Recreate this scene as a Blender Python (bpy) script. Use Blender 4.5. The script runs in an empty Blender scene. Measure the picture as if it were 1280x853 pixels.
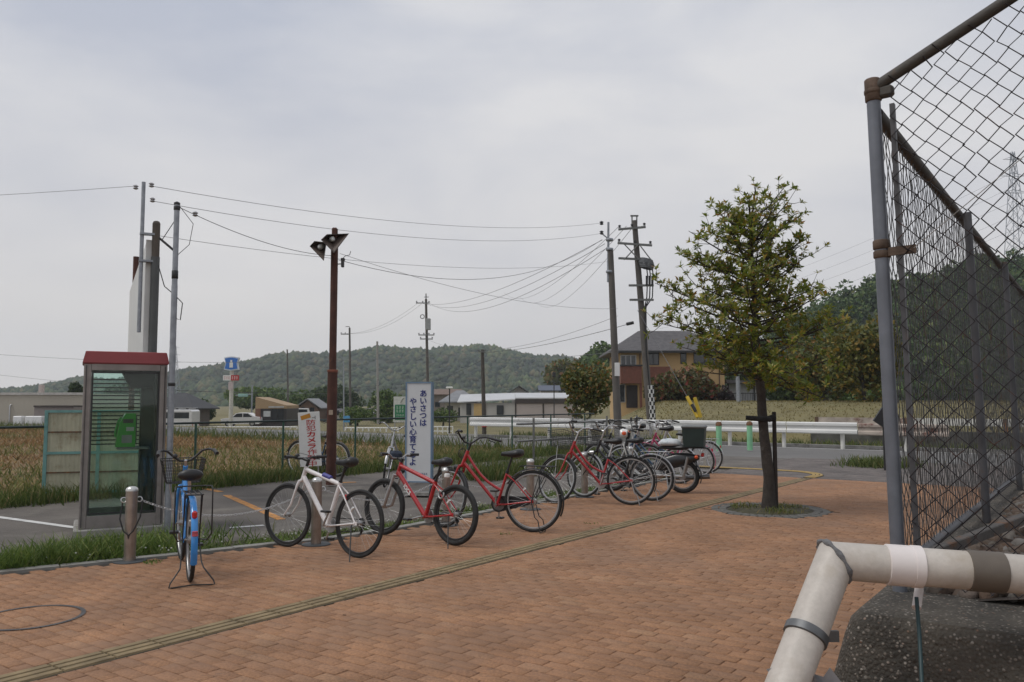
import bpy, bmesh, math, random
import numpy as np
from mathutils import Vector, Matrix
random.seed(7); np.random.seed(7)
R_ = math.radians
scn = bpy.context.scene
COL = scn.collection

# ------------------------------------------------------------------ camera, sky, sun, exposure
CAMH, FPX, PITCH = 1.5, 1030.0, R_(4.19)
cam = bpy.data.cameras.new("camera"); camo = bpy.data.objects.new("camera", cam); COL.objects.link(camo)
camo.location = (0, 0, CAMH); camo.rotation_euler = (R_(90) + PITCH, 0, 0)
cam.sensor_width = 36.0; cam.lens = 36.0 * FPX / 1280.0; cam.clip_start = 0.05; cam.clip_end = 9000
scn.camera = camo

SUN_EL, SUN_AZ = R_(58), R_(-105)            # azimuth from +Y towards +X
w = bpy.data.worlds.new("World"); scn.world = w; w.use_nodes = True
nt = w.node_tree; nt.nodes.clear()
out = nt.nodes.new("ShaderNodeOutputWorld")
sky = nt.nodes.new("ShaderNodeTexSky"); sky.sky_type = 'NISHITA'; sky.sun_disc = False
sky.sun_elevation = SUN_EL; sky.sun_rotation = SUN_AZ; sky.dust_density = 3
b1 = nt.nodes.new("ShaderNodeBackground"); b1.inputs[1].default_value = 0.08
nt.links.new(sky.outputs[0], b1.inputs[0])
tc = nt.nodes.new("ShaderNodeTexCoord")
mp = nt.nodes.new("ShaderNodeMapping"); mp.inputs['Scale'].default_value = (1.0, 1.0, 2.6)
mp.inputs['Location'].default_value = (0.3, 0.1, 0.45)
nt.links.new(tc.outputs['Generated'], mp.inputs[0])
nz = nt.nodes.new("ShaderNodeTexNoise"); nz.inputs['Scale'].default_value = 2.3; nz.inputs['Detail'].default_value = 7
nz.inputs['Roughness'].default_value = 0.5; nz.inputs['Distortion'].default_value = 0.25
nt.links.new(mp.outputs[0], nz.inputs['Vector'])
cr = nt.nodes.new("ShaderNodeValToRGB")
cr.color_ramp.elements[0].position = 0.36; cr.color_ramp.elements[0].color = (0.475, 0.505, 0.585, 1)
cr.color_ramp.elements[1].position = 0.64; cr.color_ramp.elements[1].color = (0.705, 0.705, 0.72, 1)
nt.links.new(nz.outputs[0], cr.inputs[0])
sp = nt.nodes.new("ShaderNodeSeparateXYZ"); nt.links.new(tc.outputs['Generated'], sp.inputs[0])
hz = nt.nodes.new("ShaderNodeMapRange"); hz.inputs[1].default_value = 0.0; hz.inputs[2].default_value = 0.42
nt.links.new(sp.outputs[2], hz.inputs[0])
hm = nt.nodes.new("ShaderNodeMix"); hm.data_type = 'RGBA'
hm.inputs[6].default_value = (0.745, 0.71, 0.675, 1)
mm = nt.nodes.new("ShaderNodeMath"); mm.operation = 'POWER'; mm.inputs[1].default_value = 0.7
nt.links.new(hz.outputs[0], mm.inputs[0]); nt.links.new(mm.outputs[0], hm.inputs[0]); nt.links.new(cr.outputs[0], hm.inputs[7])
b2 = nt.nodes.new("ShaderNodeBackground"); b2.inputs[1].default_value = 1.0
nt.links.new(hm.outputs[2], b2.inputs[0])
mx = nt.nodes.new("ShaderNodeMixShader"); mx.inputs[0].default_value = 0.93
nt.links.new(b1.outputs[0], mx.inputs[1]); nt.links.new(b2.outputs[0], mx.inputs[2]); nt.links.new(mx.outputs[0], out.inputs[0])

sl = bpy.data.lights.new("sun", 'SUN'); sl.energy = 1.3; sl.angle = R_(20); sl.color = (1.0, 0.97, 0.92)
so = bpy.data.objects.new("sun", sl); COL.objects.link(so)
sdir = Vector((math.sin(SUN_AZ) * math.cos(SUN_EL), math.cos(SUN_AZ) * math.cos(SUN_EL), math.sin(SUN_EL)))
so.rotation_euler = (-sdir).to_track_quat('-Z', 'Y').to_euler(); so.location = (-20, 20, 40)
vs = scn.view_settings; vs.view_transform = 'Standard'; vs.look = 'None'; vs.exposure = 0.17; vs.gamma = 1.0

# ------------------------------------------------------------------ helpers
TH = R_(35.9)
DV = Vector((math.sin(TH), math.cos(TH), 0)); NV = Vector((math.cos(TH), -math.sin(TH), 0))
def XY(u, v, z=0.0):
    p = NV * u + DV * v; return Vector((p.x, p.y, z))
def UV(p): return p[0]*NV.x + p[1]*NV.y, p[0]*DV.x + p[1]*DV.y
CP, SP = math.cos(PITCH), math.sin(PITCH)
def ray(px, py):
    a, b = (px - 640) / FPX, -(py - 426.5) / FPX
    return Vector((a, CP - b * SP, SP + b * CP))
def G(px, py, z=0.0):                        # where that line of sight meets height z
    r = ray(px, py); t = (z - CAMH) / r.z
    return Vector((r.x * t, r.y * t, z))
def A(px, py, y):                            # the point of that line of sight at distance y ahead
    r = ray(px, py); t = y / r.y
    return Vector((r.x * t, y, CAMH + r.z * t))

def insuls(pts, s_, mat, parent):
    for q in pts:
        b = MB(); insul(b, q, s_); b.build('insulator', mat, parent, 50)
class MB:
    def __init__(s, xf=None): s.v = []; s.f = []; s.xf = xf
    def add(s, vs_, fs):
        b = len(s.v)
        s.v += [tuple(s.xf @ Vector(p)) for p in vs_] if s.xf is not None else [tuple(p) for p in vs_]
        s.f += [tuple(i + b for i in f) for f in fs]; return s
    def box(s, c, d, rot=None, top=None):
        x, y, z = d[0]/2, d[1]/2, d[2]/2; t = top or (1, 1)
        P = [(-x,-y,-z),(x,-y,-z),(x,y,-z),(-x,y,-z),(-x*t[0],-y*t[1],z),(x*t[0],-y*t[1],z),(x*t[0],y*t[1],z),(-x*t[0],y*t[1],z)]
        c = Vector(c)
        P = [(rot @ Vector(p) if rot else Vector(p)) + c for p in P]
        return s.add(P, [(0,3,2,1),(4,5,6,7),(0,1,5,4),(1,2,6,5),(2,3,7,6),(3,0,4,7)])
    def bb(s, x0, x1, y0, y1, z0, z1): return s.box(((x0+x1)/2,(y0+y1)/2,(z0+z1)/2),(x1-x0,y1-y0,z1-z0))
    def cbox(s, c, d, b=0.01, rot=None):
        bm = bmesh.new(); pts = []
        for sx in (-1,1):
            for sy in (-1,1):
                for sz in (-1,1):
                    h = [sx*d[0]/2, sy*d[1]/2, sz*d[2]/2]
                    for k in range(3):
                        q = [h[0]-sx*b, h[1]-sy*b, h[2]-sz*b]; q[k] = h[k]; pts.append(q)
        for p in pts: bm.verts.new((rot @ Vector(p) if rot else Vector(p)) + Vector(c))
        bmesh.ops.convex_hull(bm, input=bm.verts[:])
        bm.verts.index_update()
        s.add([v.co.copy() for v in bm.verts], [[v.index for v in f.verts] for f in bm.faces]); bm.free(); return s
    def tube(s, P, r, n=8, closed=False, cap=True):
        P = [Vector(p) for p in P]; m = len(P)
        rr = r if isinstance(r, (list, tuple)) else [r]*m
        T = []
        for i in range(m):
            a = P[(i-1) % m] if (closed or i > 0) else P[i]; b = P[(i+1) % m] if (closed or i < m-1) else P[i]
            t = (b-a); T.append(t.normalized() if t.length > 1e-9 else Vector((0,0,1)))
        ref = Vector((0,0,1)) if abs(T[0].z) < .9 else Vector((1,0,0))
        N = (ref - T[0]*ref.dot(T[0])).normalized(); V = []
        for i in range(m):
            N = (N - T[i]*N.dot(T[i]))
            N = N.normalized() if N.length > 1e-6 else T[i].orthogonal().normalized()
            B = T[i].cross(N)
            for k in range(n):
                a = 2*math.pi*k/n; V.append(P[i] + (N*math.cos(a) + B*math.sin(a))*rr[i])
        F = []
        for i in range(m if closed else m-1):
            j = (i+1) % m
            for k in range(n):
                l = (k+1) % n; F.append((i*n+k, i*n+l, j*n+l, j*n+k))
        if cap and not closed: F.append(tuple(range(n))[::-1]); F.append(tuple((m-1)*n+k for k in range(n)))
        return s.add(V, F)
    def cyl(s, a, b, r, r2=None, n=12): return s.tube([a, b], [r, r if r2 is None else r2], n)
    def torus(s, c, ax, R, r, n=36, k=8, a0=0, a1=360):
        c, ax = Vector(c), Vector(ax).normalized(); e = ax.orthogonal().normalized(); g = ax.cross(e)
        full = abs(a1-a0) >= 360; m = n if full else n+1
        P = [c + (e*math.cos(R_(a0+(a1-a0)*i/n)) + g*math.sin(R_(a0+(a1-a0)*i/n)))*R for i in range(m)]
        return s.tube(P, r, k, closed=full)
    def lathe(s, c, prof, n=20):                # prof = [(r,z)], axis z
        V = []; F = []; m = len(prof); c = Vector(c)
        for (r, z) in prof:
            for k in range(n):
                a = 2*math.pi*k/n; V.append(c + Vector((r*math.cos(a), r*math.sin(a), z)))
        for i in range(m-1):
            for k in range(n):
                l = (k+1) % n; F.append((i*n+k, i*n+l, (i+1)*n+l, (i+1)*n+k))
        F.append(tuple(range(n))[::-1]); F.append(tuple((m-1)*n+k for k in range(n)))
        return s.add(V, F)
    def loft(s, secs, cap=True):
        m, n = len(secs), len(secs[0]); V = [p for q in secs for p in q]; F = []
        for i in range(m-1):
            for k in range(n):
                l = (k+1) % n; F.append((i*n+k, i*n+l, (i+1)*n+l, (i+1)*n+k))
        if cap: F.append(tuple(range(n))[::-1]); F.append(tuple((m-1)*n+k for k in range(n)))
        return s.add(V, F)
    def prism(s, poly, vec):                    # poly = 3D points, extruded by vec
        n = len(poly); P = [Vector(p) for p in poly]; Q = [p + Vector(vec) for p in P]
        return s.add(P+Q, [tuple(range(n))[::-1], tuple(range(n, 2*n))] + [(i, (i+1) % n, n+(i+1) % n, n+i) for i in range(n)])
    def sheet(s, poly): return s.add(poly, [tuple(range(len(poly)))])
    def build(s, name, mat, parent=None, smooth=None):
        me = bpy.data.meshes.new(name); me.from_pydata(s.v, [], s.f); me.update()
        return link(name, me, mat, parent, smooth)
def link(name, me, mat, parent=None, smooth=None):
    o = bpy.data.objects.new(name, me); COL.objects.link(o)
    if mat is not None and not me.materials: me.materials.append(mat)
    if smooth:
        me.polygons.foreach_set("use_smooth", [True]*len(me.polygons)); me.set_sharp_from_angle(angle=R_(smooth))
    if parent: o.parent = parent
    return o
def np_mesh(name, V, F):
    me = bpy.data.meshes.new(name); V = np.asarray(V, np.float32); F = np.asarray(F, np.int32); m, k = F.shape
    me.vertices.add(len(V)); me.vertices.foreach_set("co", V.ravel())
    me.loops.add(m*k); me.loops.foreach_set("vertex_index", F.ravel())
    me.polygons.add(m); me.polygons.foreach_set("loop_start", np.arange(0, m*k, k, dtype=np.int32))
    me.update(calc_edges=True); me.validate(); return me
def inst(bv, bf, T, L):                          # copies of one small mesh, joined
    bv = np.asarray(bv, float); bf = np.asarray(bf, int); N = len(L)
    V = np.einsum('nij,aj->nai', T, bv) + np.asarray(L)[:, None, :]
    F = bf[None] + (np.arange(N)*len(bv))[:, None, None]
    return V.reshape(-1, 3), F.reshape(-1, bf.shape[1])
def rotz(a): 
    c, s_ = np.cos(a), np.sin(a); z = np.zeros_like(a); o = np.ones_like(a)
    return np.stack([np.stack([c, -s_, z], -1), np.stack([s_, c, z], -1), np.stack([z, z, o], -1)], -2)
def randrot(n):
    q = np.random.normal(size=(n, 4)); q /= np.linalg.norm(q, axis=1)[:, None]; w_, x, y, z = q.T
    return np.stack([np.stack([1-2*(y*y+z*z), 2*(x*y-z*w_), 2*(x*z+y*w_)], -1), np.stack([2*(x*y+z*w_), 1-2*(x*x+z*z), 2*(y*z-x*w_)], -1),
                     np.stack([2*(x*z-y*w_), 2*(y*z+x*w_), 1-2*(x*x+y*y)], -1)], -2)
def thing(name, label, cat, loc=(0,0,0), rz=0, group=None, lean=0):
    o = bpy.data.objects.new(name, None); COL.objects.link(o); o.empty_display_size = .2
    o.location = loc; o.rotation_euler = (lean, 0, rz); return tag(o, label, cat, group)
def tag(o, label, cat, group=None, kind=None):
    o["label"] = label; o["category"] = cat
    if group: o["group"] = group
    if kind: o["kind"] = kind
    return o
def struct(o, label=None, cat=None):
    o["kind"] = "structure"
    if label: o["label"] = label
    if cat: o["category"] = cat
    return o
def stuff(o, label, cat): o["kind"] = "stuff"; o["label"] = label; o["category"] = cat; return o

# ------------------------------------------------------------------ materials
def aggregate(name):
    m = bpy.data.materials.new(name); m.use_nodes = True; nt = m.node_tree; p = nt.nodes["Principled BSDF"]; p.inputs['Roughness'].default_value = .92
    pos = nt.nodes.new("ShaderNodeNewGeometry").outputs['Position']
    def vor(sc, feat='F1'):
        v = nt.nodes.new("ShaderNodeTexVoronoi"); v.feature = feat; v.inputs['Scale'].default_value = sc; nt.links.new(pos, v.inputs['Vector']); return v
    def noi(sc): 
        n = nt.nodes.new("ShaderNodeTexNoise"); n.inputs['Scale'].default_value = sc; n.inputs['Detail'].default_value = 7; n.inputs['Roughness'].default_value = .62; nt.links.new(pos, n.inputs['Vector']); return n.outputs[0]
    v1, v2 = vor(95), vor(38)
    base = mixc(nt, (.042,.038,.032), (.125,.108,.086), ramp(nt, noi(3.2), [(.38,(0,)*3),(.68,(1,)*3)]))
    sx = nt.nodes.new("ShaderNodeSeparateColor"); nt.links.new(v1.outputs['Color'], sx.inputs[0])
    pebble = ramp(nt, sx.outputs[0], [(0,(.07,.06,.05)),(.45,(.14,.12,.10)),(.75,(.23,.20,.17)),(.93,(.36,.33,.29)),(1,(.2,.10,.06))])
    near = ramp(nt, v1.outputs['Distance'], [(.30,(1,)*3),(.5,(0,)*3)])
    pick = ramp(nt, sx.outputs[1], [(.42,(0,)*3),(.5,(1,)*3)])
    c = mixc(nt, base, pebble, mixc(nt, near, pick, 1.0, 'MULTIPLY'))
    s2 = nt.nodes.new("ShaderNodeSeparateColor"); nt.links.new(v2.outputs['Color'], s2.inputs[0])
    c = mixc(nt, c, (.21,.19,.165), mixc(nt, ramp(nt, v2.outputs['Distance'], [(.16,(1,)*3),(.26,(0,)*3)]), ramp(nt, s2.outputs[0], [(.95,(0,)*3),(.97,(1,)*3)]), 1.0, 'MULTIPLY'))
    c = mixc(nt, c, ramp(nt, noi(1.7), [(.35,(.55,.55,.55)),(.65,(1.1,1.1,1.1))]), 1.0, 'MULTIPLY')
    nt.links.new(c, p.inputs['Base Color'])
    b = nt.nodes.new("ShaderNodeBump"); b.inputs['Strength'].default_value = 1; b.inputs['Distance'].default_value = .006; b.invert = True
    nt.links.new(v1.outputs['Distance'], b.inputs['Height']); b2_ = nt.nodes.new("ShaderNodeBump"); b2_.inputs['Strength'].default_value = .8; b2_.inputs['Distance'].default_value = .02
    nt.links.new(noi(26), b2_.inputs['Height']); nt.links.new(b.outputs[0], b2_.inputs['Normal']); nt.links.new(b2_.outputs[0], p.inputs['Normal'])
    return m
def ramp(nt, src, stops):
    r = nt.nodes.new("ShaderNodeValToRGB"); e = r.color_ramp.elements
    while len(e) < len(stops): e.new(0.5)
    for k, (p, c) in enumerate(stops): e[k].position = p; e[k].color = (*c, 1)
    nt.links.new(src, r.inputs[0]); return r.outputs[0]
def mixc(nt, a, b, fac, mode='MIX'):
    m = nt.nodes.new("ShaderNodeMix"); m.data_type = 'RGBA'; m.blend_type = mode
    for s_, v in ((0, fac), (6, a), (7, b)):
        if hasattr(v, 'is_linked'): nt.links.new(v, m.inputs[s_])
        else: m.inputs[s_].default_value = v if s_ == 0 else (*v, 1)
    return m.outputs[2]
def M(name, col, rough=.6, metal=0.0, var=.25, vscale=6, stain=None, bump=0.0, bscale=60, island=None, coord='Object', spec=.5, trans=0.0, obrand=False, coat=0, grain=None, spots=None):
    """col: base colour; var: noise lightness variation; stain=(colour, scale, threshold); island=[(pos,col)...] colour per piece"""
    m = bpy.data.materials.new(name); m.use_nodes = True; nt = m.node_tree
    p = nt.nodes["Principled BSDF"]; p.inputs['Roughness'].default_value = rough; p.inputs['Metallic'].default_value = metal
    p.inputs['Specular IOR Level'].default_value = spec; p.inputs['Coat Weight'].default_value = coat
    t = nt.nodes.new("ShaderNodeTexCoord"); vec = t.outputs['Object']
    if coord == 'World': vec = nt.nodes.new("ShaderNodeNewGeometry").outputs['Position']
    def noise(sc, det=5, ro=.55):
        n = nt.nodes.new("ShaderNodeTexNoise"); n.inputs['Scale'].default_value = sc; n.inputs['Detail'].default_value = det; n.inputs['Roughness'].default_value = ro
        nt.links.new(vec, n.inputs['Vector']); return n.outputs[0]
    c = col
    if island:
        g = nt.nodes.new("ShaderNodeNewGeometry"); rnd = g.outputs['Random Per Island']
        if obrand:
            oi = nt.nodes.new("ShaderNodeObjectInfo"); a = nt.nodes.new("ShaderNodeMath"); a.operation = 'ADD'
            nt.links.new(rnd, a.inputs[0]); nt.links.new(oi.outputs['Random'], a.inputs[1])
            f = nt.nodes.new("ShaderNodeMath"); f.operation = 'FRACT'; nt.links.new(a.outputs[0], f.inputs[0]); rnd = f.outputs[0]
        c = ramp(nt, rnd, island)
    if var:
        lo, hi = 1-var, 1+var*.6
        c = mixc(nt, c, ramp(nt, noise(vscale), [(.3, (lo,)*3), (.7, (hi,)*3)]), 1.0, 'MULTIPLY')
    if grain:
        c = mixc(nt, c, ramp(nt, noise(grain[0], 3, .7), [(.35, (1-grain[1],)*3), (.65, (1+grain[1]*.7,)*3)]), 1.0, 'MULTIPLY')
    if stain:
        sc_, ssc, th = stain
        c = mixc(nt, c, sc_, ramp(nt, noise(ssc, 8, .65), [(th, (0,)*3), (min(th+.14, 1), (1,)*3)]))
    if spots:
        sc_, ssc, th, am = spots
        c = mixc(nt, c, sc_, ramp(nt, noise(ssc, 9, .7), [(th, (0,)*3), (th+.06, (am,)*3)]))
    if hasattr(c, 'is_linked'): nt.links.new(c, p.inputs['Base Color'])
    else: p.inputs['Base Color'].default_value = (*c, 1)
    if bump:
        b = nt.nodes.new("ShaderNodeBump"); b.inputs['Strength'].default_value = bump; b.inputs['Distance'].default_value = .02
        nt.links.new(noise(bscale, 6, .6), b.inputs['Height']); nt.links.new(b.outputs[0], p.inputs['Normal'])
    if trans:
        tr = nt.nodes.new("ShaderNodeBsdfTranslucent"); ms = nt.nodes.new("ShaderNodeMixShader"); ms.inputs[0].default_value = trans
        if hasattr(c, 'is_linked'): nt.links.new(c, tr.inputs[0])
        else: tr.inputs[0].default_value = (*c, 1)
        nt.links.new(p.outputs[0], ms.inputs[1]); nt.links.new(tr.outputs[0], ms.inputs[2]); nt.links.new(ms.outputs[0], nt.nodes["Material Output"].inputs[0])
    return m
def glass(name, tint, refl=1.0, dirt=.0):
    m = bpy.data.materials.new(name); m.use_nodes = True; nt = m.node_tree; nt.nodes.remove(nt.nodes["Principled BSDF"])
    t = nt.nodes.new("ShaderNodeBsdfTransparent"); t.inputs[0].default_value = (*tint, 1)
    g = nt.nodes.new("ShaderNodeBsdfGlossy"); g.inputs[1].default_value = .03
    f = nt.nodes.new("ShaderNodeFresnel"); f.inputs[0].default_value = 1.45
    x = nt.nodes.new("ShaderNodeMixShader"); nt.links.new(f.outputs[0], x.inputs[0]); nt.links.new(t.outputs[0], x.inputs[1]); nt.links.new(g.outputs[0], x.inputs[2])
    last = x.outputs[0]
    if dirt:
        d = nt.nodes.new("ShaderNodeBsdfDiffuse"); d.inputs[0].default_value = (.35,.38,.35,1); y = nt.nodes.new("ShaderNodeMixShader")
        tcn = nt.nodes.new("ShaderNodeTexCoord"); n = nt.nodes.new("ShaderNodeTexNoise"); n.inputs['Scale'].default_value = 4; n.inputs['Detail'].default_value = 6
        nt.links.new(tcn.outputs['Object'], n.inputs['Vector'])
        r = nt.nodes.new("ShaderNodeMapRange"); r.inputs[1].default_value = .35; r.inputs[2].default_value = .75; r.inputs[4].default_value = dirt
        nt.links.new(n.outputs[0], r.inputs[0]); nt.links.new(r.outputs[0], y.inputs[0]); nt.links.new(last, y.inputs[1]); nt.links.new(d.outputs[0], y.inputs[2]); last = y.outputs[0]
    nt.links.new(last, nt.nodes["Material Output"].inputs[0]); return m

black = M('black_plastic', (.018,.018,.019), .45, var=.2)
rubber = M('tyre_rubber', (.022,.022,.022), .85, var=.3, vscale=20)
chrome = M('bright_metal', (.62,.62,.62), .28, .95, var=.15, vscale=15)
alu = M('dull_aluminium', (.42,.42,.42), .42, .8, var=.2, vscale=12)
steel = M('stainless', (.36,.31,.27), .38, .75, var=.25, vscale=9)
galv = M('galvanised', (.30,.32,.35), .5, .55, var=.22, vscale=14, stain=((.22,.13,.08), 9, .66), bump=.05)
rusty = M('rusty_brown', (.075,.026,.016), .75, var=.35, vscale=5, stain=((.15,.06,.03), 7, .6), bump=.1, bscale=40)
rustbar = M('rusted_steel', (.12,.075,.05), .85, var=.4, vscale=8, stain=((.22,.09,.03), 6, .5), bump=.3, bscale=50)
concrete = M('concrete', (.30,.29,.27), .9, var=.3, vscale=3, stain=((.12,.115,.10), 4, .55), bump=.25, bscale=80)
white = M('white_paint', (.72,.72,.70), .5, var=.1, vscale=4)
whitedirty = M('white_weathered', (.62,.61,.57), .6, var=.18, vscale=2, stain=((.24,.10,.05), 3.5, .68))
navy = M('navy_print', (.016,.025,.16), .5, var=0)
redprint = M('red_print', (.42,.02,.02), .5, var=.1)
redglass = M('red_lens', (.45,.015,.015), .15, var=0, coat=.6)
whitelens = M('clear_lens', (.7,.7,.68), .1, var=0, coat=.6)
orangelens = M('orange_lens', (.75,.10,.02), .2, var=0, coat=.5)
poleconc = M('pole_concrete', (.115,.105,.095), .9, var=.25, vscale=2, stain=((.07,.06,.05), 2, .6), bump=.1)
wiremat = M('cable_black', (.02,.02,.022), .6, var=0)
wiregrey = M('cable_grey', (.16,.16,.17), .6, var=0)
darkglass = M('window_glass', (.03,.035,.04), .08, var=.3, vscale=1, spec=.7)
roofgrey = M('roof_tiles_grey', (.085,.08,.082), .7, var=.35, vscale=3, bump=.3, bscale=6)
# ------------------------------------------------------------------ terrain and paving
def smooth(a, b, x): t = min(1, max(0, (x-a)/(b-a))); return t*t*(3-2*t)
def hterr(x, y):
    u, v = x*NV.x+y*NV.y, x*DV.x+y*DV.y
    e = x - .13*y
    z = -0.09 - 1.05*smooth(31, 40, v)*(1 - smooth(-4, 0, e))
    z += smooth(-.8, 3.2, e)*(smooth(31.4, 33.0, v)*0.62 + smooth(33, 47, v)*.95)
    return z
def terrain():
    us = np.concatenate([np.linspace(-900,-160,8)[:-1], np.linspace(-160,120,113), np.linspace(120,900,8)[1:]])
    vv = np.concatenate([np.linspace(-120,-20,6)[:-1], np.linspace(-20,70,91), np.linspace(70,1100,16)[1:]])
    V = []; 
    for v in vv:
        for u in us:
            p = XY(u, v); V.append((p.x, p.y, hterr(p.x, p.y)))
    nu = len(us); F = [(j*nu+i, (j+1)*nu+i, (j+1)*nu+i+1, j*nu+i+1) for j in range(len(vv)-1) for i in range(nu-1)]
    me = np_mesh('ground', V, F); me.flip_normals()
    return link('ground', me, M('meadow_ground', (.17,.145,.06), .95, var=.3, vscale=.5, stain=((.115,.115,.045), .25, .55), bump=.25, bscale=5, coord='World'), smooth=60)
struct(terrain())
asphalt = M('asphalt', (.122,.108,.095), .9, grain=(70,.25), var=.3, vscale=.9, stain=((.16,.145,.125), 1.3, .52), bump=.35, bscale=160, coord='World')
asphalt_far = M('road_asphalt', (.14,.135,.13), .9, var=.2, vscale=.4, bump=.1, bscale=80, coord='World')
def sheet(name, uv, z, mat): return struct(MB().sheet([XY(u, v, z) for u, v in uv]).build(name, mat))
sheet('road', [(-160,22.4),(90,22.4),(90,29.2),(-160,29.2)], -.045, asphalt_far)
# kerb line of the plaza: a straight run beside the bicycles, bending away near the telephone box
KERB = [(-9.6,-2.2),(-8.9,.9),(-7.94,3.25),(-7.43,4.75),(-6.98,6.2),(-6.86,7.2),(-6.9,9),(-6.95,12),(-6.95,16.66)]
def offk(off):
    P = [Vector((a, b)) for a, b in KERB]; Q = []
    for i, p in enumerate(P):
        t = (P[min(i+1, len(P)-1)] - P[max(i-1, 0)]).normalized(); Q.append(p + Vector((-t.y, t.x))*off)
    return Q                                  # positive offset: away from the plaza
sheet('parking_lot', [(-13.5,-8),(-9.6,-8)] + [(q.x, q.y) for q in offk(.1)] + [(-6.9,22.4),(-13.5,22.4)], -.03, asphalt)
sheet('dry_field', [(-80,-8),(-13.5,-8),(-13.5,22.4),(-80,22.4)], -.05, M('dry_soil', (.20,.125,.055), .95, var=.35, vscale=.8, stain=((.10,.12,.035), .5, .55), bump=.6, bscale=14, coord='World'))
soil = M('verge_soil', (.06,.055,.03), .95, var=.4, vscale=5, stain=((.16,.15,.13), 6, .62), bump=.5, bscale=40, coord='World')
a_, b_ = offk(.05), offk(.62)
vb = MB()
for i in range(len(a_)-1): vb.sheet([XY(*a_[i], -.015), XY(*a_[i+1], -.015), XY(*b_[i+1], -.018), XY(*b_[i], -.018)])
struct(vb.build('verge_strip', soil))
kb = MB()
kp, kq = offk(-.03), offk(.09)
kerbo = None
kerbmat = M('kerb_concrete', (.235,.23,.21), .9, var=.25, vscale=4, stain=((.12,.115,.095), 3, .55), bump=.25, bscale=60, coord='World')
kerb_root = bpy.data.objects.new('kerb', None); COL.objects.link(kerb_root); kerb_root["kind"] = "structure"
for i in range(len(kp)-1):                    # kerb stones 0.6 m long
    L = (kp[i+1]-kp[i]).length; m = max(1, round(L/.6))
    for k in range(m):
        t0, t1 = k/m + .004, (k+1)/m - .004
        q = [kp[i].lerp(kp[i+1], t0), kp[i].lerp(kp[i+1], t1), kq[i].lerp(kq[i+1], t1), kq[i].lerp(kq[i+1], t0)]
        zt = .018 + random.uniform(-.003, .003)
        MB().prism([XY(p.x, p.y, -.1) for p in q], (0, 0, .1+zt)).build('kerb_stone', kerbmat, kerb_root)
def kerb_u(v):
    for (u0, v0), (u1, v1) in zip(KERB, KERB[1:]):
        if v0 <= v <= v1: return u0 + (u1-u0)*(v-v0)/(v1-v0)
    return KERB[0][0] if v < KERB[0][1] else KERB[-1][0]
FP = Vector((1.357, 2.90, 0)); FU, FVv = UV(FP)           # foot of the corner fence post
CORN = (FU-.07, FVv-.35)                                   # outer corner of the retaining wall
TREE = G(962, 637); TU, TV = UV(TREE); PIT = .80
MAN = G(38, 772); MU, MV = UV(MAN)
STRIP_U = UV(G(420, 747))[0]; VEND = 16.66
pl = [(KERB[0][0], -4), (CORN[0]+5, -4), (CORN[0]+5, CORN[1]+.02), (CORN[0]+.02, CORN[1]+.02), (CORN[0]+.02, VEND)] + [(q.x, q.y) for q in offk(0)[::-1]]
plaza = struct(MB().sheet([XY(u, v, -.011) for u, v in pl]).build('brick_plaza', M('paving_sand', (.045,.035,.026), .95, var=.4, vscale=6, coord='World')))
# bricks 200 x 100 mm in running bond, long side across the guiding strip
bw, bl, g_ = .1, .2, .0026
bi = []; roff = {j: ((.10 if j % 2 else 0)+random.uniform(-.045,.045)) % bl for j in range(-40, 167)}   # rows drift out of step
for j in range(-40, 167):
    v = j*bw + bw/2
    ku = kerb_u(v)
    if v > VEND - .05: continue
    right = CORN[0]-.10 if v > CORN[1]-.1 else CORN[0]+5
    for i in range(-52, 24):
        u = i*bl + roff[j]
        if u-bl/2 < ku-.02 or u > right: continue
        if abs(u-STRIP_U) < .120+bl/2-.001: continue
        r2 = math.hypot(u-TU, v-TV)
        if r2 < PIT+.02: continue
        bi.append((u, v, bl))
    for sgn in (-1, 1):                       # cut bricks that close the rows against the strip
        e = STRIP_U + sgn*.120
        us = [i*bl + roff[j] for i in range(-52, 24)]
        us = [u for u in us if abs(u-STRIP_U) >= .120+bl/2-.001]
        n_ = max([u+bl/2 for u in us if u < STRIP_U]) if sgn < 0 else min([u-bl/2 for u in us if u > STRIP_U])
        wd = abs(e-n_)
        if (e-n_)*(-sgn) > 0 and wd > .02: bi.append(((e+n_)/2, v, wd))
bi = np.array(bi)
x0, y0, z0, ch = .5, .5, -.03, .004
def brickbase(l):
    hx, hy = l/2-g_, bw/2-g_; c = .0022
    V = [(-hx,-hy,-.03),(hx,-hy,-.03),(hx,hy,-.03),(-hx,hy,-.03),(-hx,-hy,-c),(hx,-hy,-c),(hx,hy,-c),(-hx,hy,-c),(-hx+c,-hy+c,0),(hx-c,-hy+c,0),(hx-c,hy-c,0),(-hx+c,hy-c,0)]
    F = [(0,1,5,4),(1,2,6,5),(2,3,7,6),(3,0,4,7),(4,5,9,8),(5,6,10,9),(6,7,11,10),(7,4,8,11),(8,9,10,11)]
    return V, F
pos = np.array([[*(XY(u, v))[:2], 0] for u, v, _ in bi])
N = len(bi); pos[:, 2] = np.random.normal(0, .0009, N)
ang = -TH + np.random.normal(0, .004, N)
T = rotz(ang) @ np.array([np.eye(3)]*N)
tx, ty = np.random.normal(0, .0015, N), np.random.normal(0, .002, N)
til = np.tile(np.eye(3), (N,1,1)); til[:,2,0] = tx; til[:,2,1] = ty
T = T @ til
T[:,:,0] *= (bi[:,2]/bl)[:,None]
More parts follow.
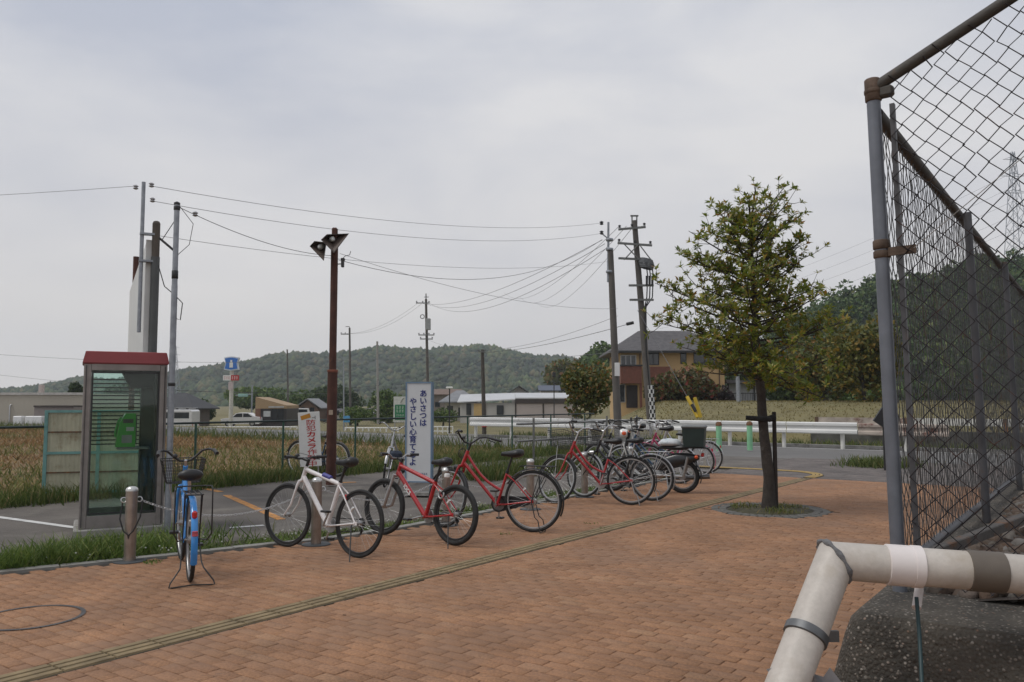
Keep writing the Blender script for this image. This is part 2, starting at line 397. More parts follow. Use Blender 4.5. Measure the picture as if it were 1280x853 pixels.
brickmat = M('clay_pavers', (.3,.15,.09), .88, var=.26, vscale=1.6, grain=(55,.28), stain=((.25,.142,.085), .7, .50), bump=.35, bscale=140, coord='World', obrand=True,
  island=[(0,(.272,.142,.077)),(.12,(.305,.158,.082)),(.4,(.325,.171,.089)),(.65,(.31,.16,.083)),(.9,(.30,.165,.093)),(1,(.34,.190,.104))], spots=((.15,.095,.066), 3.3, .63, .6))
d_ = np.hypot(pos[:,0], pos[:,1]); infr = (np.abs(pos[:,0]/np.maximum(pos[:,1],.1)) < .63) & (pos[:,1] > 4.05) & (np.abs(bi[:,2]-bl) < 1e-6)
order = np.argsort(np.where(infr, d_, 1e9))[:300]
bV, bF = brickbase(bl)
bme = np_mesh('brick', bV, bF); bme.materials.append(brickmat)
for i in order:
    o = bpy.data.objects.new('brick', bme); COL.objects.link(o); o.parent = plaza
    o.matrix_local = Matrix.Translation(pos[i]) @ Matrix([list(r) for r in T[i]]).to_4x4()
rest = np.ones(N, bool); rest[order] = False
V, F = inst(bV, bF, T[rest], pos[rest])
o = link('bricks', np_mesh('bricks', V, F), brickmat, plaza); o["kind"] = "stuff"
# guiding strip: 300 mm tiles with four raised bars
def tactile(bars=True):
    b = MB(); b.box((0,0,-.014), (.234,.297,.026))
    for k in range(3): b.box(((k-1)*.072,0,.0035), (.056,.288,.010), top=(.84,.985))
    return b
def build_tile(mat, parent):
    o = tactile().build('tactile_tile', mat, parent); o.data.materials.append(grime)
    for p_ in o.data.polygons[:6]: p_.material_index = 1
    return o
tilem = M('old_tactile_tile', (.235,.175,.095), .9, var=.3, vscale=5, stain=((.12,.09,.05), 3, .55), bump=.25, bscale=120, coord='World')
yelm = M('yellow_tactile_tile', (.36,.25,.09), .85, var=.25, vscale=3, stain=((.22,.15,.06), 3, .58), coord='World')
grime = M('strip_grime', (.055,.045,.028), .95, var=.4, vscale=6, coord='World'); first = None
for k in range(-8, 55):
    v = k*.3 + .1
    if v > VEND-.2: break
    if first is None: o = first = build_tile(tilem, plaza)
    else: o = first.copy(); COL.objects.link(o); o.parent = plaza
    o.location = XY(STRIP_U, v, random.uniform(-.001,.001)); o.rotation_euler = (0, 0, -TH + random.uniform(-.003,.003))
# grey block paving beyond, with the yellow strip turning left in it
grey = sheet('grey_paving', [(-6.95,VEND),(40,VEND),(40,22.4),(-6.95,22.4)], -.012, M('grey_blocks', (.14,.122,.115), .9, var=.2, vscale=1.2, bump=.2, bscale=60, coord='World', stain=((.10,.086,.08), .7, .55)))
gb = []
for j in range(0, 58):
    for i in range(-34, 62):
        u = i*.2 + (.1 if j % 2 else 0)
        if -6.85 < u < 12: gb.append((u, VEND+.05+j*.1))
gb = np.array(gb); n = len(gb)
gp = np.array([[*(XY(u, v))[:2], 0] for u, v in gb]); gp[:,2] = np.random.normal(-.002, .0012, n)
Tg = rotz(np.full(n, -TH))
V, F = inst(bV, bF, Tg, gp)
gbm = M('grey_pavers', (.14,.13,.12), .9, var=.2, vscale=1.5, coord='World', bump=.2, bscale=90, island=[(0,(.108,.094,.088)),(.5,(.135,.118,.11)),(1,(.165,.14,.128))], stain=((.09,.08,.075), .8, .56))
o = link('grey_blocks', np_mesh('grey_blocks', V, F), gbm, grey); o["kind"] = "stuff"
# yellow guiding strip: out of the plaza, round a bend, then along the road
c0 = (STRIP_U-.9, VEND+.25); ys = []
ys = [(STRIP_U+.02, VEND+.16, 0)]
for a in range(0, 100, 18): ys.append((STRIP_U-.95+.97*math.cos(R_(a)), VEND+.45+.97*math.sin(R_(a)), R_(a)))
uu = STRIP_U-1.2
for k in range(9): ys.append((uu-.3*k, VEND+1.43, R_(90)))
yf = None
for u, v, a in ys:
    if yf is None: o = yf = build_tile(yelm, grey)
    else: o = yf.copy(); COL.objects.link(o); o.parent = grey
    o.location = XY(u, v, .006); o.rotation_euler = (0,0,-TH+a)
# painted lines
linew = M('road_paint_white', (.60,.60,.58), .8, var=.2, vscale=5, stain=((.2,.19,.18), 9, .6), coord='World')
lineo = M('road_paint_orange', (.44,.20,.05), .85, var=.3, vscale=5, stain=((.12,.10,.08), 8, .52), coord='World')
def paint(name, a, b, wd, mat, z=-.026):
    a, b = Vector((a.x,a.y)), Vector((b.x,b.y)); t = (b-a).normalized(); n = Vector((-t.y,t.x))*wd/2
    return struct(MB().sheet([(*(a-n),z),(*(b-n),z),(*(b+n),z),(*(a+n),z)]).build(name, mat))
paint('painted_line', G(-60,636), G(125,661), .1, linew)
paint('painted_line', G(287,657), G(330,654), .09, linew)
paint('painted_line', G(252,608), G(276,613), .12, lineo); paint('painted_line', G(283,617), G(352,647), .12, lineo)
paint('painted_line', G(415,602), G(445,601), .12, lineo)
paint('painted_line', XY(-60,27.9), XY(60,27.9), .12, linew, -.04); paint('painted_line', XY(3,22.9), XY(40,22.9), .12, linew, -.04)
# tree pit: rings of small granite blocks with earth inside
pit = bpy.data.objects.new('tree_pit', None); COL.objects.link(pit); pit["kind"] = "structure"; pit.location = TREE
granite = M('granite_setts', (.12,.115,.105), .85, var=.3, vscale=8, bump=.3, bscale=90, coord='World', stain=((.07,.08,.05), 5, .6))
for rr, nn in ((.745, 44), (.635, 38)):
    sm = MB().cbox((0,0,-.026), (.1,.092,.06), .008)
    me = None
    for k in range(nn):
        a = 2*math.pi*(k+.5*(rr < .7))/nn
        if me is None: o = sm.build('sett', granite, pit); me = o.data
        else: o = bpy.data.objects.new('sett', me); COL.objects.link(o); o.parent = pit
        o.location = (rr*math.cos(a), rr*math.sin(a), random.uniform(-.004,.004)); o.rotation_euler = (0,0,a)
MB().lathe((0,0,0), [(.60,-.04),(.58,-.012),(.3,.012),(.01,.03)], 28).build('pit_soil', soil, pit, 60)
# round cover frame let into the bricks
mh = MB(); P_ = 40
for ra, rb in ((.315,.345),):
    for k in range(P_):
        a0, a1 = 2*math.pi*k/P_, 2*math.pi*(k+1)/P_
        mh.add([(ra*math.cos(a0),ra*math.sin(a0),.004),(rb*math.cos(a0),rb*math.sin(a0),.004),(rb*math.cos(a1),rb*math.sin(a1),.004),(ra*math.cos(a1),ra*math.sin(a1),.004)], [(0,1,2,3)])
mho = mh.build('manhole_rim', M('iron_rim', (.09,.085,.085), .6, .4, var=.3, vscale=10)); mho.location = MAN
tag(mho, 'thin round iron rim of a brick filled inspection cover in the paving', 'manhole')

# ------------------------------------------------------------------ retaining wall, ballast, corner fence
def sweep(path, prof):                          # path: 2D points, prof: [(offset to the right of travel, z)]
    P = [Vector(p) for p in path]; secs = []
    for i, p in enumerate(P):
        t0 = (P[i]-P[i-1]).normalized() if i > 0 else (P[1]-P[0]).normalized(); t1 = (P[i+1]-P[i]).normalized() if i < len(P)-1 else t0
        n0, n1 = Vector((t0.y,-t0.x)), Vector((t1.y,-t1.x)); m = (n0+n1); m /= max(m.length_squared/2, .2)
        secs.append([(p.x+m.x*o, p.y+m.y*o, z) for o, z in prof])
    return secs
WT = .845
def xy2(u, v): q = XY(u, v); return (q.x, q.y)
exposed = aggregate('exposed_aggregate')
# travel from the camera side end to the corner, then away along the fence; the railway lies to the right... profile offsets are inward
co = XY(CORN[0]+.04, CORN[1]+.05)               # centre of the rounded outer corner
def wsec(base, outw, inner, wi):
    q = []
    for o_, z in ((.33,-.1),(.095,WT-.09),(.075,WT-.035),(.05,WT-.008),(.0,WT)): q.append(base + outw*o_ + Vector((0,0,z)))
    for o_, z in ((wi-.1,WT),(wi-.08,WT-.02),(wi-.06,-.1)): q.append(inner(o_) + Vector((0,0,z)))
    return q
wi1, wi2 = .38, .145
secs = [wsec(co+NV*4.4, -DV, lambda o_: co+NV*4.4+DV*(o_+.06), wi1)]
for k in range(7):
    a = R_(15*k); outw = -DV*math.cos(a)-NV*math.sin(a)
    secs.append(wsec(co, outw, lambda o_: co+DV*(o_+.06)+NV*(o_-wi1+wi2+.06), wi1))
secs.append(wsec(co+DV*22, -NV, lambda o_: co+DV*22+NV*(o_-wi1+wi2+.06), wi1))
wall = MB().loft(secs).build('retaining_wall', exposed, None)
tag(wall, 'low rough aggregate concrete wall carrying the chain link fence', 'wall')
# ballast bed and stones
def bz(o_): return WT-.03 + .15*min(1, max(0,(o_-.13))/.8) + .03*max(0, o_-1)
bal = MB(); g0 = []
rows = [.135, .6, 1.05, 1.8, 3.0, 6, 12, 30]
for k in range(0, 26):
    v = CORN[1] + .34 + k*1.0
    g0.append([XY(CORN[0]+o_, v, bz(o_)) for o_ in rows])
V = [p for r in g0 for p in r]; nr = len(rows)
F = [(j*nr+i, j*nr+i+1, (j+1)*nr+i+1, (j+1)*nr+i) for j in range(len(g0)-1) for i in range(nr-1)]
ballast = struct(bal.add(V, F).build('ballast_bed', M('ballast_grit', (.07,.055,.045), .95, var=.5, vscale=8, bump=1, bscale=30, coord='World')))
def rock(seed):
    rs = np.random.RandomState(seed); bm = bmesh.new(); bmesh.ops.create_icosphere(bm, subdivisions=1, radius=1)
    P = rs.normal(size=(7,3)); P /= np.linalg.norm(P,axis=1)[:,None]; dd = rs.uniform(.45,.8,7)
    for v_ in bm.verts:
        c = np.array(v_.co)
        for p, d1 in zip(P, dd):
            q = c @ p
            if q > d1: c = c - p*(q-d1)
        v_.co = c
    V = [v_.co.copy() for v_ in bm.verts]; F = [[v_.index for v_ in f.verts] for f in bm.faces]; bm.free(); return np.array(V), np.array(F)
rockm = M('ballast_stone', (.2,.16,.13), .9, var=.4, vscale=9, bump=.5, bscale=40, coord='World', obrand=True, island=[(0,(.075,.05,.038)),(.3,(.12,.085,.062)),(.55,(.15,.13,.11)),(.75,(.19,.175,.16)),(1,(.13,.075,.045))])
rms = []
for s_ in range(6):
    rv, rf = rock(s_); me = np_mesh('stone', rv, rf); me.materials.append(rockm); rms.append((rv, rf, me))
far = [[] for _ in range(6)]; cnt = 0
for k in range(9500):
    o_ = .145 + 3.4*random.random()**1.4; v = CORN[1]+.40+ 19*random.random()**1.6
    if k > 6000: o_ = .14 + 1.3*random.random(); v = CORN[1]+.40+5.5*random.random()
    p = XY(CORN[0]+o_, v, bz(o_)+random.uniform(-.01,.02)); r = random.uniform(.022,.052)
    i = random.randrange(6)
    if cnt < 240 and p.y < 5.6 and p.x/p.y < .66 and p.y > 2.7:
        o = bpy.data.objects.new('stone', rms[i][2]); COL.objects.link(o); o.parent = ballast; cnt += 1
        o.location = p; o.scale = (r*1.3, r, r*.85); o.rotation_euler = [random.uniform(0,6.28) for _ in range(3)]
    else: far[i].append((p, r))
Vs, Fs, b0 = [], [], 0
for i in range(6):
    Q = randrot(len(far[i])) * np.array([r for _, r in far[i]])[:,None,None]
    V, F = inst(rms[i][0], rms[i][1], Q, np.array([p[:] for p, _ in far[i]])); Vs.append(V); Fs.append(F+b0); b0 += len(V)
o = link('stones', np_mesh('stones', np.vstack(Vs), np.vstack(Fs)), rockm, ballast); o["kind"] = "stuff"

def chainlink(P0, along, up, nW, nS, a, r, clip=None, jig=.0022):
    """zigzag wires: wire i swings between columns i and i+1; returns verts, tris"""
    along, up = np.array(along), np.array(up); nor = np.cross(along, up)
    i = np.arange(nW)[:,None]; s_ = np.arange(nS+1)[None]
    col = i + ((i+s_) % 2)
    X = col*a*1.0; Z = s_*a + 0*i
    off = np.where((i+s_) % 2 == 0, 1, -1)*r*.9
    P = np.array(P0)[None,None] + X[...,None]*along + Z[...,None]*up + off[...,None]*nor
    P = P + np.random.normal(0, jig, P.shape)
    tri = np.array([nor*r, (-.5*nor+.87*along)*r, (-.5*nor-.87*along)*r])
    V = P[:,:,None,:] + tri[None,None]
    ids = np.arange(nW*(nS+1)*3).reshape(nW, nS+1, 3); F = []
    for k in range(3):
        l = (k+1) % 3; q = np.stack([ids[:,:-1,k], ids[:,:-1,l], ids[:,1:,l], ids[:,1:,k]], -1)
        if clip is not None: q = q[clip(X[:,:-1], Z[:,:-1])]
        F.append(q.reshape(-1,4))
    return V.reshape(-1,3), np.vstack(F)
meshwire = M('mesh_wire', (.03,.025,.028), .6, .4, var=.3, vscale=20, stain=((.11,.045,.025), 12, .56))
railrust = M('rusty_rail', (.085,.078,.07), .75, .2, var=.35, vscale=7, stain=((.15,.085,.045), 7, .58), bump=.2, bscale=60)
postm = M('fence_post_grey', (.155,.168,.195), .5, .35, var=.2, vscale=9, stain=((.13,.10,.085), 5, .66), bump=.05)
brownstrap = M('rusty_strap', (.11,.075,.055), .8, .2, var=.4, vscale=20, bump=.2, bscale=80)
fz0, fz1, ptop = WT+.07, 2.555, 2.665
def strap(b, P, z, h, r): b.lathe((P.x,P.y,z), [(r,-h/2),(r+.004,-h/2+.004),(r+.004,h/2-.004),(r,h/2)], 20)
# fence running away beside the plaza
lf = thing('chain_link_fence', 'tall chain link fence with grey posts running away on the concrete wall', 'fence', FP)
for k in range(1, 10):
    q = DV*(2.02*k) + NV*.05
    MB().cyl((q.x,q.y,WT-.0), (q.x,q.y,fz1-.005), .0205, n=14).build('post', M('post_dark', (.085,.085,.092), .55, .3, var=.3, vscale=6, stain=((.12,.07,.045), 5, .6)) if k == 1 else bpy.data.materials['post_dark'], lf, 50)
e = DV*18.3
MB().cyl(DV*.03+Vector((0,0,fz1)), e+Vector((0,0,fz1)), .024, n=10).build('top_rail', railrust, lf, 50)
MB().cyl(DV*.10+Vector((0,0,fz0)), e+Vector((0,0,fz0)), .019, n=10).build('bottom_rail', bpy.data.materials['post_dark'], lf, 50)
a2 = .0375
V, F = chainlink((0,0,fz0), DV[:], (0,0,1), int(18/a2), int((fz1-fz0)/a2)+1, a2, .0021)
link('wire_mesh', np_mesh('wire_mesh', V, F), M('galv_mesh_wire', (.11,.11,.11), .55, .45, var=.35, vscale=9, stain=((.10,.06,.04), 5, .55)), lf)
# fence turning the corner towards the camera side, its top rail climbing
nf = thing('chain_link_fence', 'chain link fence end panel with a rusty top rail climbing from the corner post', 'fence', FP)
cp = MB().cyl((0,0,WT-.02), (0,0,ptop), .0238, n=24).build('post', postm, nf, 50)
b = MB(); strap(b, Vector((0,0,0)), ptop-.035, .085, .0245); strap(b, Vector((0,0,0)), ptop-.04, .02, .027); b.lathe((0,0,ptop-.002), [(.0245,0),(.018,.012),(.004,.014)], 20); b.build('cap', brownstrap, cp, 50)
b = MB(); strap(b, Vector((0,0,0)), 2.06, .035, .0245); strap(b, Vector((0,0,0)), 2.025, .028, .0245); q = NV*.02 - DV*.03; b.box(NV*.07-DV*.012+Vector((0,0,2.03)), (.09,.012,.03), Matrix.Rotation(-TH,3,'Z')); b.build('clamp', brownstrap, cp, 50)
slope = .46
MB().tube([NV*.0+Vector((0,0,ptop-.03)), NV*.035+Vector((0,0,ptop-.012)), NV*2.2+Vector((0,0,ptop-.012+slope*2.165))], .0205, 14).build('top_rail', railrust, nf, 50)
sl_ = NV*.012 - DV*.028
b = MB().box((NV*.062)+Vector((0,0,(WT+.05+ptop-.1)/2)), (.016,.024,ptop-WT-.15), Matrix.Rotation(-TH,3,'Z')); b.build('stretcher_bar', bpy.data.materials['post_dark'], nf)
b = MB().cbox(NV*.045+Vector((0,0,ptop-.05)), (.05,.035,.04), .008, Matrix.Rotation(-TH,3,'Z')).build('corner_bracket', railrust, nf)
H0 = WT+.02
V, F = chainlink(NV*.055-DV*.02+Vector((0,0,H0)), NV[:], (0,0,1), int(2.1/a2), int((ptop+1.0-H0)/a2), a2, .0029, clip=lambda X, Z: Z < ptop-H0-.045+slope*X)
link('wire_mesh', np_mesh('wire_mesh', V, F), meshwire, nf)
tie = [NV*.11-DV*.03+Vector((0,0,2.03)), NV*.25-DV*.035+Vector((0,0,2.135)), NV*.55-DV*.04+Vector((0,0,2.36))]
o = MB().tube(tie, .0016, 5).build('tie_wire', alu, nf)
TILT = Matrix.Rotation(-R_(1.1), 3, DV).to_euler()
lf.rotation_euler = nf.rotation_euler = TILT
# long rusty channel lying on the ballast
ra, rb2 = G(1160, 697, WT+.05), G(1300, 643, WT+.12); dr = (rb2-ra); ln = dr.length*2.2
o = MB()
yaw = math.atan2(dr.y, dr.x); Rm = Matrix.Rotation(yaw,3,'Z') @ Matrix.Rotation(-math.asin(dr.z/dr.length),3,'Y')
o.box(Vector((0,0,0)), (ln,.006,.036), Rm); o.box(Rm @ Vector((0,.019,.0165)), (ln,.034,.006), Rm)
o = o.build('steel_channel', M('old_steel', (.10,.092,.085), .75, .3, var=.35, vscale=9, stain=((.18,.085,.04), 8, .56), bump=.2)); o.location = ra + dr.normalized()*ln*.5
tag(o, 'long rusty steel channel lying across the ballast stones', 'steel bar')
# drain pipe
pvc = M('grey_pvc', (.48,.44,.395), .5, var=.14, vscale=5, grain=(45,.07), stain=((.38,.33,.27), 4, .56), spots=((.22,.19,.16), 7, .66, .6), bump=.04, bscale=60)
pvcw = M('pale_pvc', (.68,.63,.61), .5, var=.1, vscale=6)
tape = M('brown_tape', (.12,.10,.08), .55, var=.15, vscale=20)
putty = M('grey_putty', (.16,.16,.165), .8, var=.3, vscale=30, bump=.5, bscale=90)
pr = .0535
E = A(1043, 701, 2.42); Q2 = A(1290, 719, 2.34); L1 = (Q2-E).normalized()
D2 = (A(985, 853, 2.24) - E).normalized()
pp = thing('drain_pipe', 'pale grey plastic drain pipe with a mitred bend across the concrete wall', 'pipe', E)
def mpipe(d, n_, r, L, nn=28):
    """round pipe from a mitre plane (normal n_) at the origin along d"""
    d = d.normalized(); e = d.orthogonal().normalized(); g = d.cross(e); P = []; Qp = []
    for k in range(nn):
        a = 2*math.pi*k/nn; o_ = (e*math.cos(a)+g*math.sin(a))*r; t = -o_.dot(n_)/d.dot(n_); P.append(o_+d*t); Qp.append(o_+d*L)
    return P, Qp
bis = (L1 - D2).normalized()
P, Qp = mpipe(L1, bis, pr, 1.9); MB().loft([P, Qp]).build('pipe', pvc, pp, 50)
P, Qp = mpipe(D2, bis, pr, 1.4); MB().loft([P, Qp]).build('downpipe', pvc, pp, 50)
P, _ = mpipe(L1, bis, pr*1.0, .1); MB().tube([p for p in P], [.0075+.003*math.sin(k*1.7) for k in range(len(P))], 7, closed=True).build('putty_seam', putty, pp, 50)
def sleeve(a, b, r, mat, nm, d=L1): return MB().tube([d*a, d*(a+.002), d*(b-.002), d*b], [r-.004, r, r, r-.004], 32).build(nm, mat, pp, 50)
c1 = (A(1107,705,2.4)-E).length; c2 = (A(1150,708,2.385)-E).length
sleeve(c1, c1+.035+(c2-c1)*.5, pr+.004, pvcw, 'coupling'); sleeve(c1+.03+(c2-c1)*.4, c2+.003, pr+.0055, pvcw, 'coupling')
t1 = (A(1208,713,2.365)-E).length; t2 = (A(1254,716,2.35)-E).length
sleeve(t1, t2, pr+.003, tape, 'tape_wrap')
cz = (A(1008,792,2.3)-E).length
sleeve(cz-.013, cz+.013, pr+.006, M('clamp_metal', (.14,.145,.15), .5, .6, var=.3, vscale=20), 'pipe_clamp', D2)
MB().box(D2*cz+Vector((.075,.03,-.012)), (.05,.012,.03)).build('clamp_lug', bpy.data.materials['clamp_metal'], pp)
# thin hose with a short white sleeve
h0 = A(1149, 737, 2.46); h1 = A(1146, 760, 2.42); 
hp = thing('hose', 'thin dark teal hose in a short white sleeve hanging down the concrete wall', 'hose', h1)
MB().tube([h0+Vector((.012,.03,.03))-h1, h0-h1, Vector((-.001,0,0))], .0125, 12).build('sleeve', pvcw, hp, 50)
MB().tube([Vector((0,0,.03)), A(1149,790,2.385)-h1, A(1151,825,2.34)-h1, A(1153,870,2.28)-h1, A(1156,920,2.22)-h1], .0055, 10).build('tube', M('teal_hose', (.012,.04,.045), .5, var=.2), hp, 50)
# plastic sheet caught by the wall
ps = []; q0 = Vector((.72, 2.12, .52))
pb = MB(); nx, ny = 9, 9
for j in range(ny):
    for i in range(nx):
        ps.append((i/8*.16+.03*math.sin(j*1.3)+.02*j/8, j/8*.04+.02*math.sin(i*2.1+j), -.35*(1-j/8)*1.0 + .015*math.sin(i*1.7)))
o = pb.add(ps, [(j*nx+i, j*nx+i+1, (j+1)*nx+i+1, (j+1)*nx+i) for j in range(ny-1) for i in range(nx-1)]).build('plastic_bag', M('grey_film', (.34,.35,.37), .35, var=.2, vscale=20, trans=.4), None, 60)
qb = A(1012, 836, 2.2); o.location = qb + Vector((-.09, .0, -.02)); tag(o, 'crumpled translucent plastic bag caught between the pipe and the wall', 'bag')
# ------------------------------------------------------------------ lettering
def letters(name, txt, size, mat, parent, loc, rot, depth=.002, bold=0.0, sx=1.0, align='CENTER'):
    cu = bpy.data.curves.new('t', 'FONT'); cu.body = txt; cu.size = size; cu.extrude = depth/2; cu.align_x = align; cu.align_y = 'CENTER'; cu.offset = bold
    cu.resolution_u = 4
    t = bpy.data.objects.new('t', cu); COL.objects.link(t)
    dg = bpy.context.evaluated_depsgraph_get(); me = bpy.data.meshes.new_from_object(t.evaluated_get(dg))
    bpy.data.objects.remove(t); bpy.data.curves.remove(cu)
    o = link(name, me, mat, parent); o.location = loc; o.rotation_euler = rot; o.scale = (sx, 1, 1); return o

def strokes(name, parent, x0, x1, z, h, y, mat, n, seed=0):
    """print too small to read in the photograph: short strokes of its size and colour"""
    r = random.Random(seed); b = MB(); w_ = (x1-x0)/n
    for k in range(n):
        xc = x0+(k+.5)*w_; t = .13*min(w_, h)
        for q in range(3): zz = z+(q-1)*h*.33; b.bb(xc-w_*r.uniform(.2,.4), xc+w_*r.uniform(.2,.4), y-.002, y, zz-t/2, zz+t/2)
        xx = xc+w_*r.uniform(-.15,.15); b.bb(xx-t/2, xx+t/2, y-.0035, y-.0025, z-h*.45, z+h*.45)
    o = b.build(name, mat, parent); o["kind"] = "stuff"; return o
# ------------------------------------------------------------------ bicycles
def paintm(name, c, r=.3): return M(name, c, r, var=.12, vscale=12, coat=.5)
redp = paintm('red_enamel', (.36,.012,.016)); whitep = paintm('white_enamel', (.70,.67,.66)); bluep = paintm('blue_enamel', (.03,.23,.60))
blackp = paintm('black_enamel', (.015,.015,.017)); silverp = M('silver_paint', (.45,.45,.46), .35, .6, var=.1); pinkp = paintm('pink_enamel', (.42,.045,.12)); tealp = paintm('dark_blue_enamel', (.02,.06,.12))
redtyre_side = None
Yax = Vector((0,1,0))
def wheel(root, c, R, rt, rimm, xf=None, hubr=.018, nsp=28, name='wheel'):
    w_ = MB(xf).torus(c, Yax, R-2*rt-.004, .010, 48, 6)
    w_.torus(c, Yax, R-2*rt-.010, .009, 48, 6)
    wo = w_.build(name, rimm, root, 60)
    MB(xf).torus(c, Yax, R-rt, rt, 56, 10).build('tyre', rubber, wo, 60)
    s_ = MB(xf); c = Vector(c); rr = R-2*rt-.01
    for k in range(nsp):
        a = 2*math.pi*k/nsp; sd = 1 if k % 2 else -1; a2_ = a + (.55 if (k//2) % 2 else -.55)
        s_.tube([c+Vector((hubr*math.cos(a2_), sd*.028, hubr*math.sin(a2_))), c+Vector((rr*math.cos(a),0,rr*math.sin(a)))], .0009, 3, cap=False)
    s_.build('spokes', alu, wo)
    MB(xf).tube([c+Vector((0,-.05,0)), c+Vector((0,-.03,0)), c+Vector((0,-.028,0)), c+Vector((0,.028,0)), c+Vector((0,.03,0)), c+Vector((0,.05,0))], [.008,.008,hubr+.006,hubr+.006,.008,.008], 10).build('hub', alu, wo, 40)
    return wo
def arcfender(b, c, R, wd, a0, a1, n=22):
    secs = []; c = Vector(c)
    for i in range(n+1):
        a = R_(a0+(a1-a0)*i/n); e = Vector((math.cos(a),0,math.sin(a)))
        secs.append([c+e*(R-.006)+Vector((0,-wd/2,0)), c+e*(R+.004)+Vector((0,-wd/3,0)), c+e*(R+.008), c+e*(R+.004)+Vector((0,wd/3,0)), c+e*(R-.006)+Vector((0,wd/2,0)), c+e*(R+.003)])
    b.loft(secs); return b
def saddle(root, p, mat, L=.27, W=.17, tilt=0):
    secs = []
    for t, w_, z, h in ((-.5,.5,.012,.05),(-.45,.85,.016,.085),(-.28,1,.010,.105),(-.05,.72,.0,.085),(.2,.34,.0,.06),(.46,.22,-.002,.045),(.5,.12,-.012,.02)):
        q = []
        for k in range(12):
            a = 2*math.pi*k/12; q.append((t*L, math.cos(a)*W/2*w_, z + (math.sin(a)*h/2 if math.sin(a) > 0 else math.sin(a)*h/2)))
        secs.append(q)
    o = MB().loft(secs).build('saddle', mat, root, 60); o.location = p; o.rotation_euler = (0, tilt, 0); return o
def bike(label, rear, ang, p, group=None, cat='bicycle'):
    """rear: point under the rear wheel; ang: heading; local +x is forward"""
    R, wb, st = p['R'], p.get('wb', 1.08), p['style']; rt = p.get('rt', .018)
    root = thing('bicycle', label, cat, (rear[0], rear[1], 0), ang, group, R_(p.get('lean', 3)))
    fm = p['frame']; city = st == 'city'
    bb = Vector((.44, 0, R-.055)); hub = Vector((0,0,R)); F = Vector((wb,0,R))
    ha = R_(68 if city else 71); ax = Vector((-math.cos(ha),0,math.sin(ha))); A0 = F + Vector((-.05,0,0))
    Hb = A0 + ax*(R+.075); Ht = Hb + ax*(.17 if city else .13)
    stv = Vector((-.30,0,.954)); S = bb + stv*(.40 if city else p.get('seatlen', .42)); sz = p.get('sh', .84 if city else .86)
    SP_ = bb + stv*((sz-.04-bb.z)/stv.z)
    X = Matrix.Translation(A0) @ Matrix.Rotation(p.get('steer', 0), 4, ax) @ Matrix.Translation(-A0)
    big, med = (.0165,.015) if city else (p.get('tube',.021),.016)
    f = MB()
    f.cyl(Hb-ax*.012, Ht+ax*.01, .022, n=12); f.tube([Hb+ax*.03, bb+Vector((0,0,.0))], big+.003, 12)
    if city:
        top = bb + stv*.17
        k = [Ht-ax*.03]; mid = Ht.lerp(top, .5)
        for t in (.2,.4,.6,.8): 
            q = (Ht-ax*.03).lerp(top, t); q.z -= p.get('sag', .07)*math.sin(math.pi*t)*(1.15-t*.3); k.append(q)
        f.tube(k+[top], big, 10)
    else: f.tube([Ht-ax*.025, S-stv*.02], big, 12)
    f.tube([bb-stv*.0, S], big, 12); f.cyl(bb-Yax*.036, bb+Yax*.036, .022, n=12)
    for s_ in (-1,1):
        f.tube([bb+Yax*s_*.02, bb+Vector((-.12,s_*.045,.008)), hub+Yax*s_*.058], .009, 8); f.tube([S-stv*.03+Yax*s_*.015, S.lerp(hub,.3)+Yax*s_*.04, hub+Yax*s_*.058], .0078, 8)
        f.box(hub+Yax*s_*.058, (.045,.006,.035))
    fr = f.build('frame', fm, root, 50)
    MB().cyl(S-stv*.03, SP_, .0133, n=10).build('seat_post', p.get('postm', chrome), root, 50)
    MB().cyl(S-stv*.02, S+stv*.015, .021, n=10).build('seat_clamp', black, fr, 50)
    fk = MB(X); cr_ = A0+ax*(R+.045)
    for s_ in (-1,1):
        if st == 'mtb':
            fk.tube([cr_+Yax*s_*.055+ax*.03, A0.lerp(cr_,.45)+Yax*s_*.06], .016, 10); fk.tube([A0.lerp(cr_,.62)+Yax*s_*.06, A0+Yax*s_*.06+ax*.02, F+Yax*s_*.058], .021, 10)
        else: fk.tube([cr_+Yax*s_*.035+ax*.015, cr_+Yax*s_*.05-ax*.03, A0+ax*.12+Yax*s_*.054, F+Yax*s_*.054], [.014,.0135,.010,.008], 10)
    fk.tube([cr_+Yax*-.05, cr_+ax*.02, cr_+Yax*.05], .016, 8); fk.cyl(cr_, Hb, .019)
    fk.build('fork', p.get('forkm', fm), root, 50)
    wheel(root, hub, R, rt, p.get('rim', alu), None, .03 if city else .022)
    wheel(root, F, R, rt, p.get('rim', alu), X)
    sa = saddle(root, SP_+Vector((-.0,0,.035)), p.get('saddlem', black), W=.215 if city else .15, L=.27, tilt=p.get('stilt', 0))
    # handlebar
    hb = p.get('bar', 'swept' if city else 'flat'); stem = MB(X)
    T = Ht + ax*p.get('stem', .12 if city else .06)
    hh = MB(X); gr = []
    if hb == 'swept':
        stem.cyl(Ht, T+ax*.02, .0125); stem.cyl(T-ax*.01, T+Vector((.05,0,.005)), .013)
        C = T+Vector((.05,0,.005)); ww = p.get('barw', .29)
        for s_ in (-1,1):
            kk = p.get('barin', 1)*s_; pts = [C, C+Vector((.005,kk*.05,.004)), C+Vector((.012,kk*.11,.045)), C+Vector((.0,kk*.17,.095)), C+Vector((-.05,kk*.225,.11)), C+Vector((-.12,kk*.265,.10)), C+Vector((-.19,kk*ww,.085))]
            hh.tube(pts, .011, 8); gr.append((pts[-1]+(pts[-1]-pts[-2])*.6, pts[-2].lerp(pts[-1], -.1), s_))
    else:
        C = T+Vector((.08,0,.02)); stem.cyl(Ht, T+ax*.02, .016); stem.cyl(T, C, .016); rise = p.get('rise', .015)
